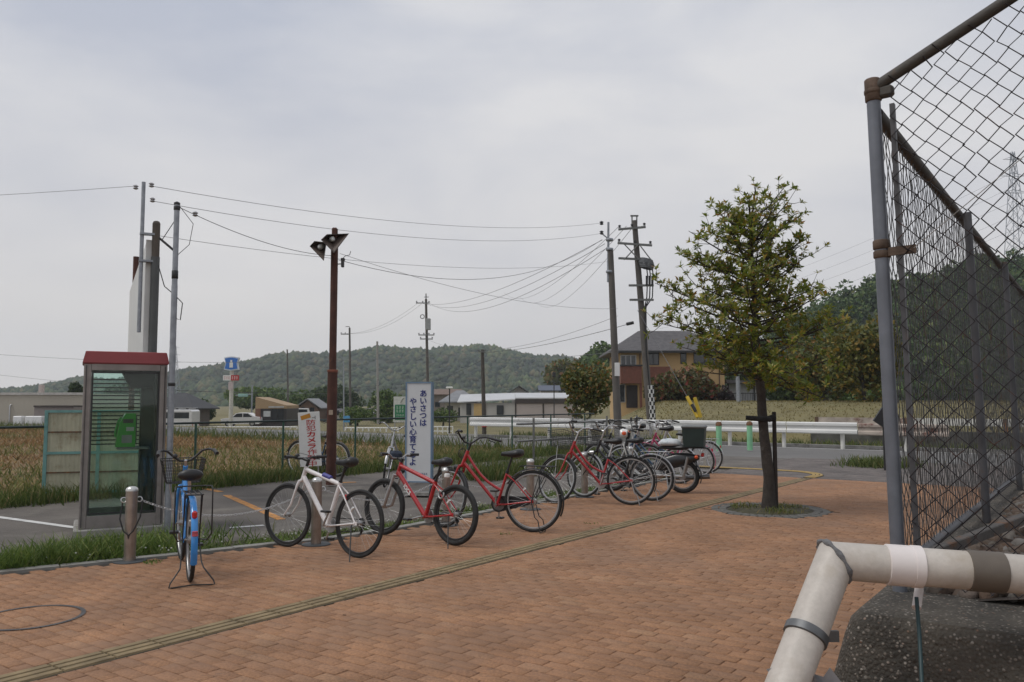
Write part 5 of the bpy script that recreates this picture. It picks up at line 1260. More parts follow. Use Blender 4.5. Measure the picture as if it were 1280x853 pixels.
b = MB(); b.bb(hx(800), hx(801), -.08, -.01, 0, zt-.1); b.bb(hx(899), hx(900), -.08, -.01, 0, zt-.1); b.build('downpipe', M('pipe_brown', (.10,.06,.04), .6), h)
MB().bb(-W/2-.2, W/2+.6, -.95, -.88, zt-.06, zt+.10).build('gutter', black, h)
b = MB()
for k in range(46): b.bb(hx(903)+k*.13, hx(903)+k*.13+.03, -3.02, -3.0, .9, 2.0)
b.bb(hx(903), hx(903)+6.0, -3.06,-3.025, 1.9, 1.96); b.bb(hx(903), hx(903)+6.0, -3.06,-3.025, .98, 1.03)
o = b.build('garden_fence', M('fence_dark', (.04,.04,.04), .6), None); o.location = h.location; tag(o, 'dark garden railing beside the ochre house', 'fence')
ca = thing('carport', 'grey carport with pale panels beside the ochre house', 'carport', h.location + Vector((hx(908)+.6, 1.5, 0)))
MB().bb(0,4.4,.3,.35,.9,2.75).build('panel', M('carport_panel', (.35,.36,.37), .5, var=.2), ca); MB().prism([(-.4,-.8,2.8),(4.8,-.8,2.8),(4.8,-.8,2.9),(-.4,-.8,3.1)], (0,3,0)).build('roof', roofgrey, ca)
for x in (0,2.2,4.4): MB().cyl((x,.2,.2), (x,.2,2.8), .06).build('post', black, ca)
# low pale warehouse
pale = M('pale_siding', (.34,.33,.31), .7, var=.1, vscale=.5, bump=.15, bscale=6); brownt = M('brown_trim', (.05,.038,.032), .6); pinkpan = M('pink_grey_panel', (.44,.385,.36), .7, var=.06, vscale=.4)
Dw = 92; cw0 = A(644, 500, Dw); wh = thing('warehouse', 'low pale warehouse with brown trim and a nearly flat roof across the road', 'building', (cw0.x, Dw, -1.14))
k_ = FPX/Dw; xl, xr = (573-644)/k_, (722-644)/k_; zt = 1.5+(502-500)/k_+1.14; zt2 = 1.5+4.2/k_+1.14
MB().bb(0.0, xr, 0, 9, -.3, zt2-.5).build('wall', pinkpan, wh)
MB().prism([(xl,3.2,-.3),(-.01,0,-.3),(-.01,9,-.3),(xl,9,-.3)], (0,0,zt2-.55+.3)).build('side_wall', pale, wh)
MB().bb(-.05, xr+.1, -.12, .0-.004, zt2-.62, zt2-.1).build('fascia', brownt, wh)
for px in (644.5, 679, 720): MB().bb((px-644)/k_-.08, (px-644)/k_+.08, -.06, -.003, 0, zt2-.63).build('trim_post', brownt, wh)
MB().prism([(xl-.3,2.9,zt2-.53),(0.0,-.3,zt2-.22),(0,9,zt2+.55),(xl-.3,9,zt2+.35)], (0,0,.12)).build('roof', M('roof_pale', (.48,.49,.50), .5, var=.08, vscale=.5), wh)
MB().prism([(.02,-.15,zt2-.09),(xr+.12,-.15,zt2-.09),(xr-.8,9,zt2+.55),(.02,9,zt2+.55)], (0,0,.12)).build('roof', bpy.data.materials['roof_pale'], wh)
sl2 = math.atan2(-3.2, -xl); 
def wsd(px): x = (px-644)/k_; return x, 3.2*x/xl
for px, w_, z0, z1, nm, mt in ((625, .8, 1.15, 2.2, 'window', darkglass), (599, 1.5, .15, 2.4, 'entrance', M('entrance_gold', (.42,.29,.12), .5, var=.15)), (584.5, .55, 1.1, 2.4, 'window', darkglass)):
    x, y = wsd(px); MB().box((x, y-.08, (z0+z1)/2), (w_, .12, z1-z0), Matrix.Rotation(sl2*-1 if 0 else math.atan2(3.2, xl)+math.pi,3,'Z')).build(nm, mt, wh)
tilegrey = M('grey_tile_roof', (.20,.205,.215), .6, var=.2, vscale=1.5, bump=.2, bscale=5)
gable('white_house', 'white bungalow with a wide grey roof beside the warehouse', 556, 590, 503.5, 100, -1.14, 1.4, M('cream_wall', (.5,.48,.43), .8, var=.08), tilegrey, 6, .7, hip=True, wins=((.5,1.3,1.0,1.2),(-1.0,1.3,.7,1.6)))
gable('tiled_house', 'far brown walled house with a grey gable roof past the shop', 372, 398, 511, 115, -1.14, 1.3, M('brown_wall', (.15,.095,.065), .8, var=.15), tilegrey, 6, .5, wins=((-.7,1.5,.5,.7),(.6,1.5,.6,.6)))
gable('grey_roof_house', 'small grey roofed house peeking over the warehouse roof', 640, 658, 491, 130, -1.0, 1.0, M('grey_wall', (.22,.21,.20), .8), roofgrey, 6, .4, wins=((0,3.0,.6,.5),))
gable('blue_roof_house', 'house with a dark blue roof between the warehouse and the little tree', 676, 698, 489, 140, -1.0, .9, M('cream_wall2', (.42,.40,.36), .8), M('blue_roof', (.07,.085,.12), .5), 6, .4, ridge_x=True, wins=((-.5,3.0,.7,.5),))
gable('terrace_house', 'long brown roofed house at the foot of the ridge behind the greeting sign', 540, 572, 494, 135, -1.0, .9, M('taupe_wall', (.20,.17,.145), .8), M('brown_roof', (.16,.11,.085), .7, var=.2), 7, .5, ridge_x=True, wins=((-1.2,2.0,.8,.8),(1.0,2.0,.8,.8)))
gable('shed', 'grey lean roofed shed near the pale far pole', 449, 468, 520, 110, -1.14, .9, M('shed_wall', (.16,.15,.14), .8), M('shed_roof', (.26,.26,.26), .6), 5, .4)
gable('temple_house', 'dark tiled old house with layered roofs behind the white van', 190, 236, 512, 85, -1.14, 1.6, M('old_wall', (.14,.12,.10), .8), M('black_tiles', (.03,.031,.034), .6, var=.3, vscale=2, bump=.3, bscale=8), 6, .8, hip=True, wins=((.8,1.2,1,.9),))
gable('bungalow', 'pale low house partly hidden by the rusty lamp post', 410, 428, 519, 120, -1.14, .8, M('ivory_wall', (.45,.43,.40), .8), roofgrey, 5, .3, wins=((.3,1.0,.6,.7),))
# tan shop with slanting parapet
sh = thing('shop', 'tan shop with a slanting parapet above a dark glazed front', 'shop', (A(339,500,88).x, 88, -1.14)); k3 = FPX/88
Z = lambda y: 1.5+(502-y)/k3+1.14
MB().prism([(-19.5/k3,0,Z(511)),(19.5/k3,0,Z(511)),(19.5/k3,0,Z(507)),(-19.5/k3,0,Z(496.5))], (0,5,0)).build('parapet', M('tan_panel', (.33,.23,.13), .7, var=.1), sh)
MB().bb(-13/k3, 19.5/k3, .05, 5, -.2, Z(511)-.003).build('front', M('front_dark', (.035,.03,.03), .5), sh); MB().bb(-19.5/k3, -13.02/k3, .0, 5, -.2, Z(511)-.003).build('pier', M('brown_pier', (.17,.085,.055), .8), sh)
MB().bb(-9/k3, -.5/k3, -.05, .04, Z(521), Z(514)).build('poster', M('poster_pale', (.45,.47,.48), .5, var=.2, vscale=4), sh); win(sh, 8/k3, 1.2, 1.4, 1.6, .05)
MB().prism([(-3/k3,-.05,Z(510)),(16/k3,-.05,Z(510)),(16/k3,-.05,Z(508)),(-3/k3,-.05,Z(508))], (0,.04,0)).build('name_strip', M('strip_grey', (.4,.4,.4), .5), sh)
# beige hall at the left
lb = thing('hall', 'long beige clad hall behind the field past the gate', 'building', (A(0,500,60).x, 60, -1.14)); k4 = FPX/60
Z4 = lambda y: 1.5+(502-y)/k4+1.14
beige = M('beige_cladding', (.40,.365,.30), .7, var=.06, vscale=.4)
b = MB(); x = -9.0
while x < 106/k4: b.bb(x, x+.395, 0, 10, -.3, Z4(492)); x += .4
b.build('wall', beige, lb)
MB().bb(-9.1, 106/k4+.1, -.08, -.01, Z4(492)-.12, Z4(491)).build('coping', M('coping', (.45,.43,.40), .5), lb)
MB().bb(58/k4, 106/k4, -1.6, -.1, Z4(509), Z4(507)).build('canopy', brownt, lb); MB().bb(58/k4, 106/k4, -1.5, -.12, Z4(530), Z4(509.1)).build('porch', M('porch_grey', (.23,.20,.185), .8, var=.1), lb)
MB().tube([(14/k4,-.12,Z4(538)),(14/k4,-.12,Z4(507)),(15/k4,-.05,Z4(506))], .05, 8).build('vent_pipe', alu, lb, 50)
for px in (25, 40, 50): 
    o = MB().cbox((0,0,.75), (.62,.5,1.45), .05).build('air_unit', white, None); o.location = A(px, 500, 58); o.location.z = -1.0; tag(o, {25:'white outdoor unit beside the vent pipe of the beige hall',40:'middle white outdoor unit along the beige hall',50:'white outdoor unit next to the porch of the beige hall'}[px], 'air conditioner', 'units along the hall')
ch = MB(); q = A(50, 500, 66); ch.bb(-.16,.16,0,.3,-1,A(0,481,66).z); o = ch.build('chimney', M('chimney_pale', (.42,.36,.34), .7), None); o.location = (q.x, 66, 0); tag(o, 'small square vent stack behind the beige hall roof', 'chimney')
# ------------------------------------------------------------------ roadside signs and signal
ks = FPX/82
ss = thing('store_sign', 'tall white pole sign with a blue pictogram board and a red and white board', 'sign', (A(289,500,82).x, 82, -1.14)); Zs = lambda y: 1.5+(502-y)/ks+1.14
MB().cyl((0,0,0), (0,0,Zs(464)), .20, n=14).build('pole', M('pole_ivory', (.52,.51,.46), .5), ss, 50)
def xp(px): return (px-289)/ks
pts = [(280,447.5),(285,446.5),(289,446),(293,446.5),(298.5,447.5),(296.5,455),(298,462.5),(289,464),(280,462.5),(281.8,455)]
bs = MB().prism([(xp(x),-.26,Zs(y)) for x, y in pts], (0,.4,0)).build('board', M('sign_pale', (.55,.60,.66), .4), ss)
bs2 = MB().prism([(xp(289+(x-289)*.88),-.285,Zs(455+(y-455)*.84)) for x, y in pts], (0,.02,0)).build('blue_panel', M('sign_blue', (.035,.16,.52), .4, var=.05), ss)
MB().prism([(xp(x),-.305,Zs(y)) for x, y in ((287,460),(291.3,460),(291.3,454.5),(290.3,453),(290.3,450.5),(288,450.5),(288,453),(287,454.5))], (0,.018,0)).build('pictogram', white, ss)
MB().bb(xp(279.5), xp(289), -.3, -.22, Zs(476), Zs(469.5)).build('sub_board', white, ss); MB().bb(xp(289)+.01, xp(299), -.3, -.22, Zs(476), Zs(469.5)).build('sub_board', redprint, ss)
strokes('lettering', ss, xp(280.3), xp(288.4), Zs(472.8), .34, -.302, redprint, 3, 2); strokes('lettering', ss, xp(290), xp(298), Zs(472.8), .34, -.302, white, 3, 3)
MB().bb(xp(286), xp(291.5), -.24, -.215, Zs(488), Zs(478)).build('sub_board', M('pale_pink_board', (.5,.42,.42), .5), ss)
gsn = thing('green_sign', 'white roadside board with a green lower panel next to the greeting sign', 'sign', (A(500,500,58).x, 58, -1.14)); kg = FPX/58; Zg = lambda y: 1.5+(502-y)/kg+1.14
MB().bb(-8/kg, 8/kg, 0, .12, Zg(528), Zg(496)).build('board', M('board_offwhite', (.55,.56,.52), .5), gsn); MB().bb(-6.3/kg, 6.6/kg, -.02, -.002, Zg(525), Zg(506)).build('green_panel', M('panel_green', (.02,.17,.075), .5), gsn)
pp_ = M('pale_print', (.45,.55,.45), .5)
for z_, n_, hh_ in ((509.5,3,.24),(514,3,.22),(519,4,.12),(522,4,.10)): strokes('lettering', gsn, -.27, .29, Zg(z_), hh_, -.0225, pp_, n_, n_)
MB().tube([(.05,-.02,Zg(504)),(.12,-.02,Zg(501)),(.22,-.02,Zg(498.5)),(.30,-.02,Zg(498))], .03, 5).build('emblem', M('emblem_grey', (.2,.22,.18), .5), gsn)
for x in (-.35,.35): MB().cyl((x,.06,0), (x,.06,Zg(528)), .04).build('leg', alu, gsn)
tl_ = thing('traffic_signal', 'traffic signal on a thin arm beyond the store sign', 'traffic light', (A(315,500,95).x, 95, -1.14)); kt = FPX/95; Zt = lambda y: 1.5+(502-y)/kt+1.14
MB().cyl((0,0,0), (0,0,Zt(482)), .09).build('pole', galv, tl_); MB().cyl((0,0,Zt(493)), (-1.9,0,Zt(494.5)), .05).build('arm', galv, tl_); MB().cbox((-1.0,-.1,Zt(494.5)), (1.1,.25,.36), .05).build('signal_head', M('signal_green_grey', (.25,.42,.38), .5), tl_)
bn_ = thing('blue_sign', 'small blue and white roadside board behind the rusty lamp post', 'sign', (A(433.5,500,66).x, 66, -1.14)); kb_ = FPX/66
MB().bb(-4/kb_, 4/kb_, 0, .06, 1.5+(502-528)/kb_+1.14, 1.5+(502-520)/kb_+1.14).build('board', M('sky_blue_board', (.08,.30,.55), .5), bn_); MB().cyl((0,.08,0), (0,.08,1.0), .04).build('leg', alu, bn_)
mirror = thing('road_mirror', 'back of a dark square road mirror half hidden by the corner fence post', 'mirror', G(1107,588)); km = FPX/mirror.location.y
b = MB(); b.cyl((0,0,0), (0,0,1.5), .035); b.build('pole', black, mirror); b = MB(); b.box((-.02,0,1.15), (.28,.06,.36), Matrix.Rotation(R_(35),3,'Y')); b.build('mirror_back', black, mirror)
# white road railings
def railing(label, px0, px1, D, zb, zt, n_):
    a, c = A(px0,500,D), A(px1,500,D); t = thing('white_railing', label, 'railing', (a.x, D, zb), 0, 'white railings along the far road'); L = c.x-a.x
    for z in (zt, zt*.6, zt*.25): MB().cyl((0,0,z), (L,0,z), .045, n=6).build('rail', white, t)
    for k in range(n_+1): MB().cyl((L*k/n_,0,0), (L*k/n_,0,zt+.03), .05, n=6).build('post', white, t)
railing('white railing in front of the shop and parked cars', 244, 372, 58, -1.14, .85, 16); railing('white railing between the lamp post and the greeting sign', 432, 498, 56, -1.14, .85, 9); railing('white railing in front of the white bungalow', 541, 566, 60, -1.14, .8, 4)
# ------------------------------------------------------------------ vehicles
def car(name, label, cat, px, D, zb, prof, wins_, L, W, rz, col, wr=.3):
    p = A(px, 500, D); t = thing(name, label, cat, (p.x, D, zb), rz)
    pm = paintm('car_'+cat.replace(' ', '_')+str(px), col); n_ = len(prof); secs = []
    for y, k, dz in ((-W/2,.90,.03),(-W/2+.06,1,0),(W/2-.06,1,0),(W/2,.90,.03)):
        secs.append([((x*L-.5*L)*(.985 if k < 1 else 1), y, max(.18, z*(1-(.02 if k < 1 else 0)))) for x, z in prof])
    MB().loft(secs).build('body', pm, t, 30)
    for s_ in (-1,1):
        for q in wins_: 
            MB().prism([((x-.5)*L, s_*(W/2+.004), z) for x, z in q], (0,-s_*.03,0)).build('side_window', darkglass, t)
        for x in (.19,.80): 
            wo = MB().tube([((x-.5)*L, s_*(W/2-.2), wr), ((x-.5)*L, s_*(W/2+.01), wr)], wr, 18).build('wheel', rubber, t, 50); MB().tube([((x-.5)*L, s_*(W/2+.011), wr), ((x-.5)*L, s_*(W/2+.02), wr)], wr*.6, 14).build('rim', alu, wo, 50)
        MB().cbox((-L/2+.04, s_*W*.36, .72), (.10,.28,.15), .03).build('headlight', whitelens, t); MB().cbox((L/2-.02, s_*W*.42, .85), (.06,.12,.30), .02).build('tail_light', redglass, t)
    return t
vanp = [(0,.35),(0,.95),(.02,1.05),(.11,1.25),(.20,1.92),(.26,1.98),(.97,1.98),(1,1.85),(1,.4),(.97,.28),(.03,.28)]
vt = car('van', 'white van with dark side windows parked beyond the dry field', 'van', 209, 66, -1.14, vanp, [[(.24,1.3),(.26,1.78),(.42,1.78),(.42,1.3)],[(.44,1.3),(.44,1.78),(.68,1.78),(.68,1.3)],[(.70,1.3),(.70,1.78),(.95,1.78),(.95,1.3)]], 4.7, 1.7, 0, (.62,.62,.62))
b = MB()
for k in range(5): b.bb(-1.2+k*.8, -1.16+k*.8, -.7, .7, 2.0, 2.1)
for y in (-.7,.7): b.bb(-1.3, 2.2, y-.02, y+.02, 2.1, 2.14)
b.build('roof_rack', alu, vt)
sedp = [(0,.35),(.01,.72),(.05,.82),(.24,.93),(.38,1.36),(.48,1.45),(.70,1.43),(.86,1.03),(.98,.98),(1,.85),(1,.38),(.97,.26),(.03,.26)]
sw = [[(.31,.98),(.41,1.36),(.55,1.38),(.55,.98)],[(.57,.98),(.57,1.38),(.69,1.36),(.80,1.0)]]
car('car', 'white saloon car by the foot of the store sign', 'car', 304, 88, -1.14, sedp, sw, 4.2, 1.6, 0, (.6,.6,.6))
kei = [(0,.35),(.0,.85),(.06,.95),(.20,1.12),(.32,1.70),(.4,1.78),(.95,1.76),(1,1.1),(1,.38),(.97,.26),(.03,.26)]; kw = [[(.27,1.1),(.35,1.62),(.58,1.64),(.58,1.1)],[(.6,1.1),(.6,1.64),(.9,1.62),(.94,1.1)]]
car('car', 'dark maroon tall car parked in front of the shop', 'car', 351, 98, -1.14, kei, kw, 3.3, 1.45, R_(80), (.06,.03,.045)); car('car', 'white minicar parked behind the warning sign', 'car', 371, 105, -1.14, kei, kw, 3.3, 1.45, R_(10), (.62,.62,.62))
# ------------------------------------------------------------------ trees
leaf3 = np.array([(0,0,0),(.55,.17,.04),(1,0,-.08),(.55,-.17,.04),(.5,0,.0)]); leaf3f = np.array([(0,3,4),(3,2,4),(2,1,4),(1,0,4)])
leaf2 = np.array([(-.5,-.32,0),(.5,-.30,.1),(.55,.32,0),(-.45,.3,.12)]); leaf2f = np.array([(0,1,2,3)])
bark = M('bark', (.052,.043,.036), .95, var=.4, vscale=9, stain=((.12,.115,.10), 7, .6), bump=.8, bscale=45)
def basis(d, roll):
    d = Vector(d).normalized(); e = d.orthogonal().normalized(); g = d.cross(e); r = e*math.cos(roll)+g*math.sin(roll); return np.array([d, r, d.cross(r)]).T
def street_tree():
    H = 4.62; t = thing('street_tree', 'young evergreen street tree with glossy olive leaves in a round pit', 'tree', TREE)
    D = TREE.y; rel_ = lambda px, py, dy=0: A(px, py, D+dy)-TREE
    tr = [Vector((0,0,-.02)), rel_(961,600), rel_(955,540), rel_(949,470), rel_(945,420), rel_(942,360), rel_(938,290), rel_(936,243)]
    secs = []; rad = [.108,.078,.067,.060,.046,.034,.020,.008]; rj = random.Random(3)
    for a_, c_, ra_, rc_ in zip(tr, tr[1:], rad, rad[1:]):
        m_ = max(2, int((c_-a_).length/.09))
        for q in range(m_):
            k = q/m_; ctr = a_.lerp(c_, k); rr = ra_+(rc_-ra_)*k
            secs.append([ctr+Vector((math.cos(6.283*i/16), math.sin(6.283*i/16), 0))*rr*(1+.07*math.sin(3*6.283*i/16+ctr.z*5)+rj.uniform(-.06,.06)) for i in range(16)])
    secs.append([tr[-1]+Vector((math.cos(6.283*i/16), math.sin(6.283*i/16), 0))*.006 for i in range(16)])
    MB().loft(secs).build('trunk', bark, t, 60)
    rs = random.Random(11); lb_ = MB(); tips = []
    # crown silhouette: half widths left and right of the stem in px at picture heights, from the photograph
    prof = [(236,10,10),(260,28,38),(285,50,55),(310,62,60),(340,85,66),(370,102,72),(400,118,98),(430,118,100),(460,98,98),(490,30,92),(518,6,70)]
    def half(y, side):
        for (ya, la, ra), (yb, lb2, rb3) in zip(prof, prof[1:]):
            if ya <= y <= yb: k = (y-ya)/(yb-ya); return (la+(lb2-la)*k) if side < 0 else (ra+(rb3-ra)*k)
        return 5
    K_ = D/FPX
    nb = 84
    for i in range(nb):
        y = 250 + (455-250)*((i+.5)/nb)**.85; az = i*2.399+rs.uniform(-.4,.4)
        zst = CAMH + (502-y)/FPX*D + -.12; k = (zst-tr[3].z)/(tr[-1].z-tr[3].z)
        zz = max(tr[3].z*.92, zst-.12)
        for a_, c_ in zip(tr, tr[1:]):
            if a_.z <= zz <= c_.z: st = a_.lerp(c_, (zz-a_.z)/(c_.z-a_.z)); break
        else: st = tr[-2]
        ca_ = math.cos(az); side = -1 if ca_ < 0 else 1; R = half(min(515, y+18), side)*K_*rs.uniform(.76,1.18); Rd = .5*(half(y,-1)+half(y,1))*K_*.92
        e = Vector((ca_*R, math.sin(az)*Rd, .05+rs.uniform(.0,.35)-.0*R)); en = Vector((st.x,st.y,zst))+e
        if y > 415 and side > 0 and rs.random() < .75: en.z -= rs.uniform(.25,.85)
        elif y > 395 and side < 0 and rs.random() < .6: en.z -= rs.uniform(.1,.45)
        mid = st.lerp(en,.5)+Vector((0,0,-.06)); lb_.tube([st, mid, en], [.017,.011,.004], 6)
        n_ = max(5, int(9.5*e.length/1.0)+3)
        for j in range(n_):
            f = .30+.70*(j+rs.random())/n_; q = st.lerp(mid, f*2) if f < .5 else mid.lerp(en, f*2-1)
            tw = Vector((rs.gauss(0,1), rs.gauss(0,1), rs.gauss(.55,.6))).normalized()*rs.uniform(.10,.34)
            tip = q+tw; lb_.tube([q, q.lerp(tip,.5)+Vector((0,0,-.015)), tip], [.005,.004,.0025], 4); tips.append((tip, (tw.normalized()+Vector((0,0,.7))).normalized()))
            if rs.random() < .75: tips.append((q.lerp(tip,.5)+Vector((rs.gauss(0,.04),rs.gauss(0,.04),rs.gauss(.02,.04))), Vector((rs.gauss(0,1),rs.gauss(0,1),.8)).normalized()))
    for k in range(26):
        q = tr[-1].lerp(tr[-2], rs.random()*.9)+Vector((rs.gauss(0,.10),rs.gauss(0,.10),rs.gauss(.02,.05))); tips.append((q, Vector((rs.gauss(0,.6),rs.gauss(0,.6),1)).normalized()))
    lb_.build('limbs', bark, t, 60)
    Ts, Ls = [], []
    for tip, d in tips:
        n_ = rs.randint(7,12); e = d.orthogonal().normalized(); g = d.cross(e); a0 = rs.random()*6.28
        for k in range(n_):
            a = a0+k*2.399; el = R_(rs.uniform(5,60)); v = (e*math.cos(a)+g*math.sin(a))*math.cos(el)+d*math.sin(el); s_ = rs.uniform(.055,.105)
            up = (d - v*d.dot(v)); up = up.normalized() if up.length > .01 else Vector((0,0,1)); sd = up.cross(v)
            Ts.append(np.array([v, sd, up]).T*s_); Ls.append(np.array(tip)+np.array(d)*rs.uniform(-.03,.015))
    V, F = inst(leaf3, leaf3f, np.array(Ts), np.array(Ls))
    lm = M('glossy_leaf', (.06,.09,.02), .38, var=.3, vscale=2.5, trans=.42, island=[(0,(.10,.15,.02)),(.35,(.165,.215,.028)),(.62,(.235,.26,.036)),(.82,(.31,.28,.04)),(.94,(.36,.24,.04)),(1,(.36,.16,.04))])
    link('crown', np_mesh('crown', V, F), lm, t)
    # stake with a strap
    st = thing('tree_stake', 'dark wooden stake strapped to the street tree', 'stake', TREE + Vector((.085,-.02,0)))
    MB().tube([(0,0,0), rel_(967.5,515)-Vector((.085,-.02,0))], [.032,.029], 10).build('stake', M('stake_wood', (.03,.024,.02), .9, var=.3), st, 50)
    zs = CAMH + (502-522)/FPX*D; q = rel_(951,524)-Vector((.085,-.02,0))
    b = MB(); c0_ = rel_(953,524)-Vector((.085,-.02,0)); b.torus(c0_, (.05,0,1), .105, .035, 20, 8); b.tube([c0_+Vector((-.24,-.03,.02)), c0_+Vector((-.12,-.05,.01)), c0_+Vector((-.05,-.09,0))], [.03,.035,.03], 8); b.tube([c0_+Vector((.07,-.05,0)), c0_+Vector((.16,-.02,.02))], [.045,.05], 8)
    b.build('strap', M('strap_black', (.018,.017,.016), .95, var=.3, bump=.6, bscale=60), st, 60)
street_tree()
def cloud(center, rad, n, size, clumps=14, seed=0, hang=0, flat=.6):
    rs = np.random.RandomState(seed); c = rs.normal(size=(clumps,3)); c /= np.linalg.norm(c,axis=1)[:,None]; c *= rs.uniform(.35,.72,clumps)[:,None]; c[:,2] = c[:,2]*.95
    cr = rs.uniform(.30,.48,clumps); i = rs.randint(0,clumps,n); d = rs.normal(size=(n,3)); d /= np.linalg.norm(d,axis=1)[:,None]
    P = c[i] + d*(cr[i]*rs.uniform(.55,1.05,n)**.5)[:,None]
    P = P*np.array(rad)+np.array(center); T = randrot(n)*(size*rs.uniform(.6,1.4,n))[:,None,None]
    return inst(leaf2, leaf2f, T, P)
def leafm(name, ramp_, trans=.25): return M(name, (.06,.08,.02), .6, var=.35, vscale=.8, trans=trans, island=ramp_)
olive = leafm('olive_leaves', [(0,(.05,.075,.015)),(.4,(.095,.115,.02)),(.7,(.15,.14,.025)),(.88,(.22,.14,.03)),(1,(.26,.10,.025))]); dark = leafm('dark_leaves', [(0,(.026,.05,.015)),(.5,(.045,.078,.02)),(1,(.075,.105,.026))])
redl = leafm('russet_leaves', [(0,(.05,.065,.016)),(.45,(.085,.09,.022)),(.75,(.13,.09,.026)),(.92,(.18,.06,.024)),(1,(.24,.03,.02))]); green = leafm('fresh_leaves', [(0,(.05,.10,.02)),(.5,(.085,.145,.028)),(1,(.15,.20,.04))]); yellowg = leafm('yellow_green_leaves', [(0,(.06,.08,.016)),(.4,(.11,.125,.022)),(.75,(.20,.17,.028)),(1,(.32,.20,.03))])
def tree(name, label, px, yc, D, rx, rz, zb, mat, n=3500, size=.16, seed=1, group=None, trunk=.12, cat='tree', clumps=16, tm=None):
    c = A(px, yc, D); base = Vector((c.x, c.y, zb)); t = thing(name, label, cat, base, 0, group); cz = c.z-zb
    b = MB(); b.tube([(0,0,-.2),(0.03,0,cz*.5),(0,0,cz+rz*.4)], [trunk,trunk*.7,trunk*.25], 9)
    rs = random.Random(seed)
    for k in range(8): a = k*2.4; z = cz*.6+rs.uniform(0,rz*.7); b.tube([(0,0,z),(math.cos(a)*rx*.4,math.sin(a)*rx*.4,z+rz*.25),(math.cos(a)*rx*.75,math.sin(a)*rx*.75,z+rz*.35)], [trunk*.45,trunk*.25,trunk*.08], 5)
    b.build('trunk', tm or bark, t, 60)
    V, F = cloud((0,0,cz), (rx,rx,rz), n, size, clumps, seed); link('crown', np_mesh('crown', V, F), mat, t); return t
tree('small_tree', 'loose olive and orange leaved little tree by the end of the green fence', 736, 487, 33, 1.25, 1.38, -.05, olive, 3900, .115, 3, tm=M('pale_stem', (.35,.34,.31), .8), trunk=.05, clumps=22)
tree('round_shrub', 'broad rounded russet shrub in front of the ochre house', 853, 489, 60, 2.7, 1.9, .8, redl, 6500, .22, 4, cat='shrub', trunk=.15, clumps=26)
tree('grey_shrub', 'small purplish shrub beside the russet shrub', 905, 499, 60, 1.0, .9, .9, leafm('plum_leaves', [(0,(.04,.03,.03)),(1,(.09,.06,.055))]), 900, .16, 5, cat='shrub', trunk=.06)
tree('autumn_tree', 'yellowing tree just behind the corner fence post', 1078, 450, 44, 2.3, 2.9, .8, yellowg, 6000, .19, 6, trunk=.14, clumps=24)
tree('autumn_tree', 'yellow green bushy tree between the street tree and the corner post', 1030, 462, 50, 2.5, 2.2, .9, olive, 5000, .2, 7, trunk=.14, clumps=22)
tree('evergreen_tree', 'dark evergreen shrub on the bank behind the street tree', 1000, 486, 58, 3.2, 1.9, 1.0, dark, 4000, .22, 8); tree('evergreen_tree', 'fresh green bush on the bank near the corner fence post', 1052, 492, 60, 3.0, 1.6, 1.0, green, 3500, .2, 9)
tree('evergreen_tree', 'dark tree rising beside the ochre house roof', 930, 455, 85, 3.6, 4.5, .5, dark, 4500, .28, 10)
tree('conifer', 'pointed dark conifer above the beige hall', 92.5, 489, 90, 1.0, 1.6, -1.1, dark, 1400, .25, 12, clumps=8); tree('roadside_tree', 'rounded green tree beside the green roadside sign', 483, 508, 100, 2.6, 2.4, -1.1, green, 3500, .24, 13)
tree('roadside_tree', 'green bush below the pale far pole', 447, 519, 90, 2.2, 1.2, -1.1, green, 1800, .2, 14); tree('roadside_tree', 'dark trees beside the old tiled house', 250, 515, 100, 1.8, 1.8, -1.1, dark, 2200, .24, 15); tree('roadside_tree', 'bright green shrub in front of the white bungalow', 554, 520, 86, 1.6, .9, -1.1, green, 1400, .16, 16, cat='shrub')
for k, (px, yc, D, rx, rz, mt, lbl) in enumerate(((722,472,190,8,5,olive,'olive thicket climbing behind the small tree'),(756,462,180,7,6,green,'green thicket behind the ochre house eaves'))):
    tree('hillside_tree', lbl, px, yc, D, rx, rz, -1, mt, 5000, .7, 20+k, clumps=30, trunk=.3)
for k, (px, yc, D, rx, rz, lbl) in enumerate(((155,498,170,5,3,'dark hedge of trees left of the slim service pole'),(330,497,165,8,3,'line of dark trees behind the tan shop'),(420,500,150,6,3,'dark trees behind the pale low house'),(395,503,160,6,2.6,'trees behind the brown walled house'))):
    tree('hillside_tree', lbl, px, yc, D, rx, rz, -1.1, dark if k % 2 == 0 else green, 3000, .5, 40+k, clumps=20, trunk=.2)

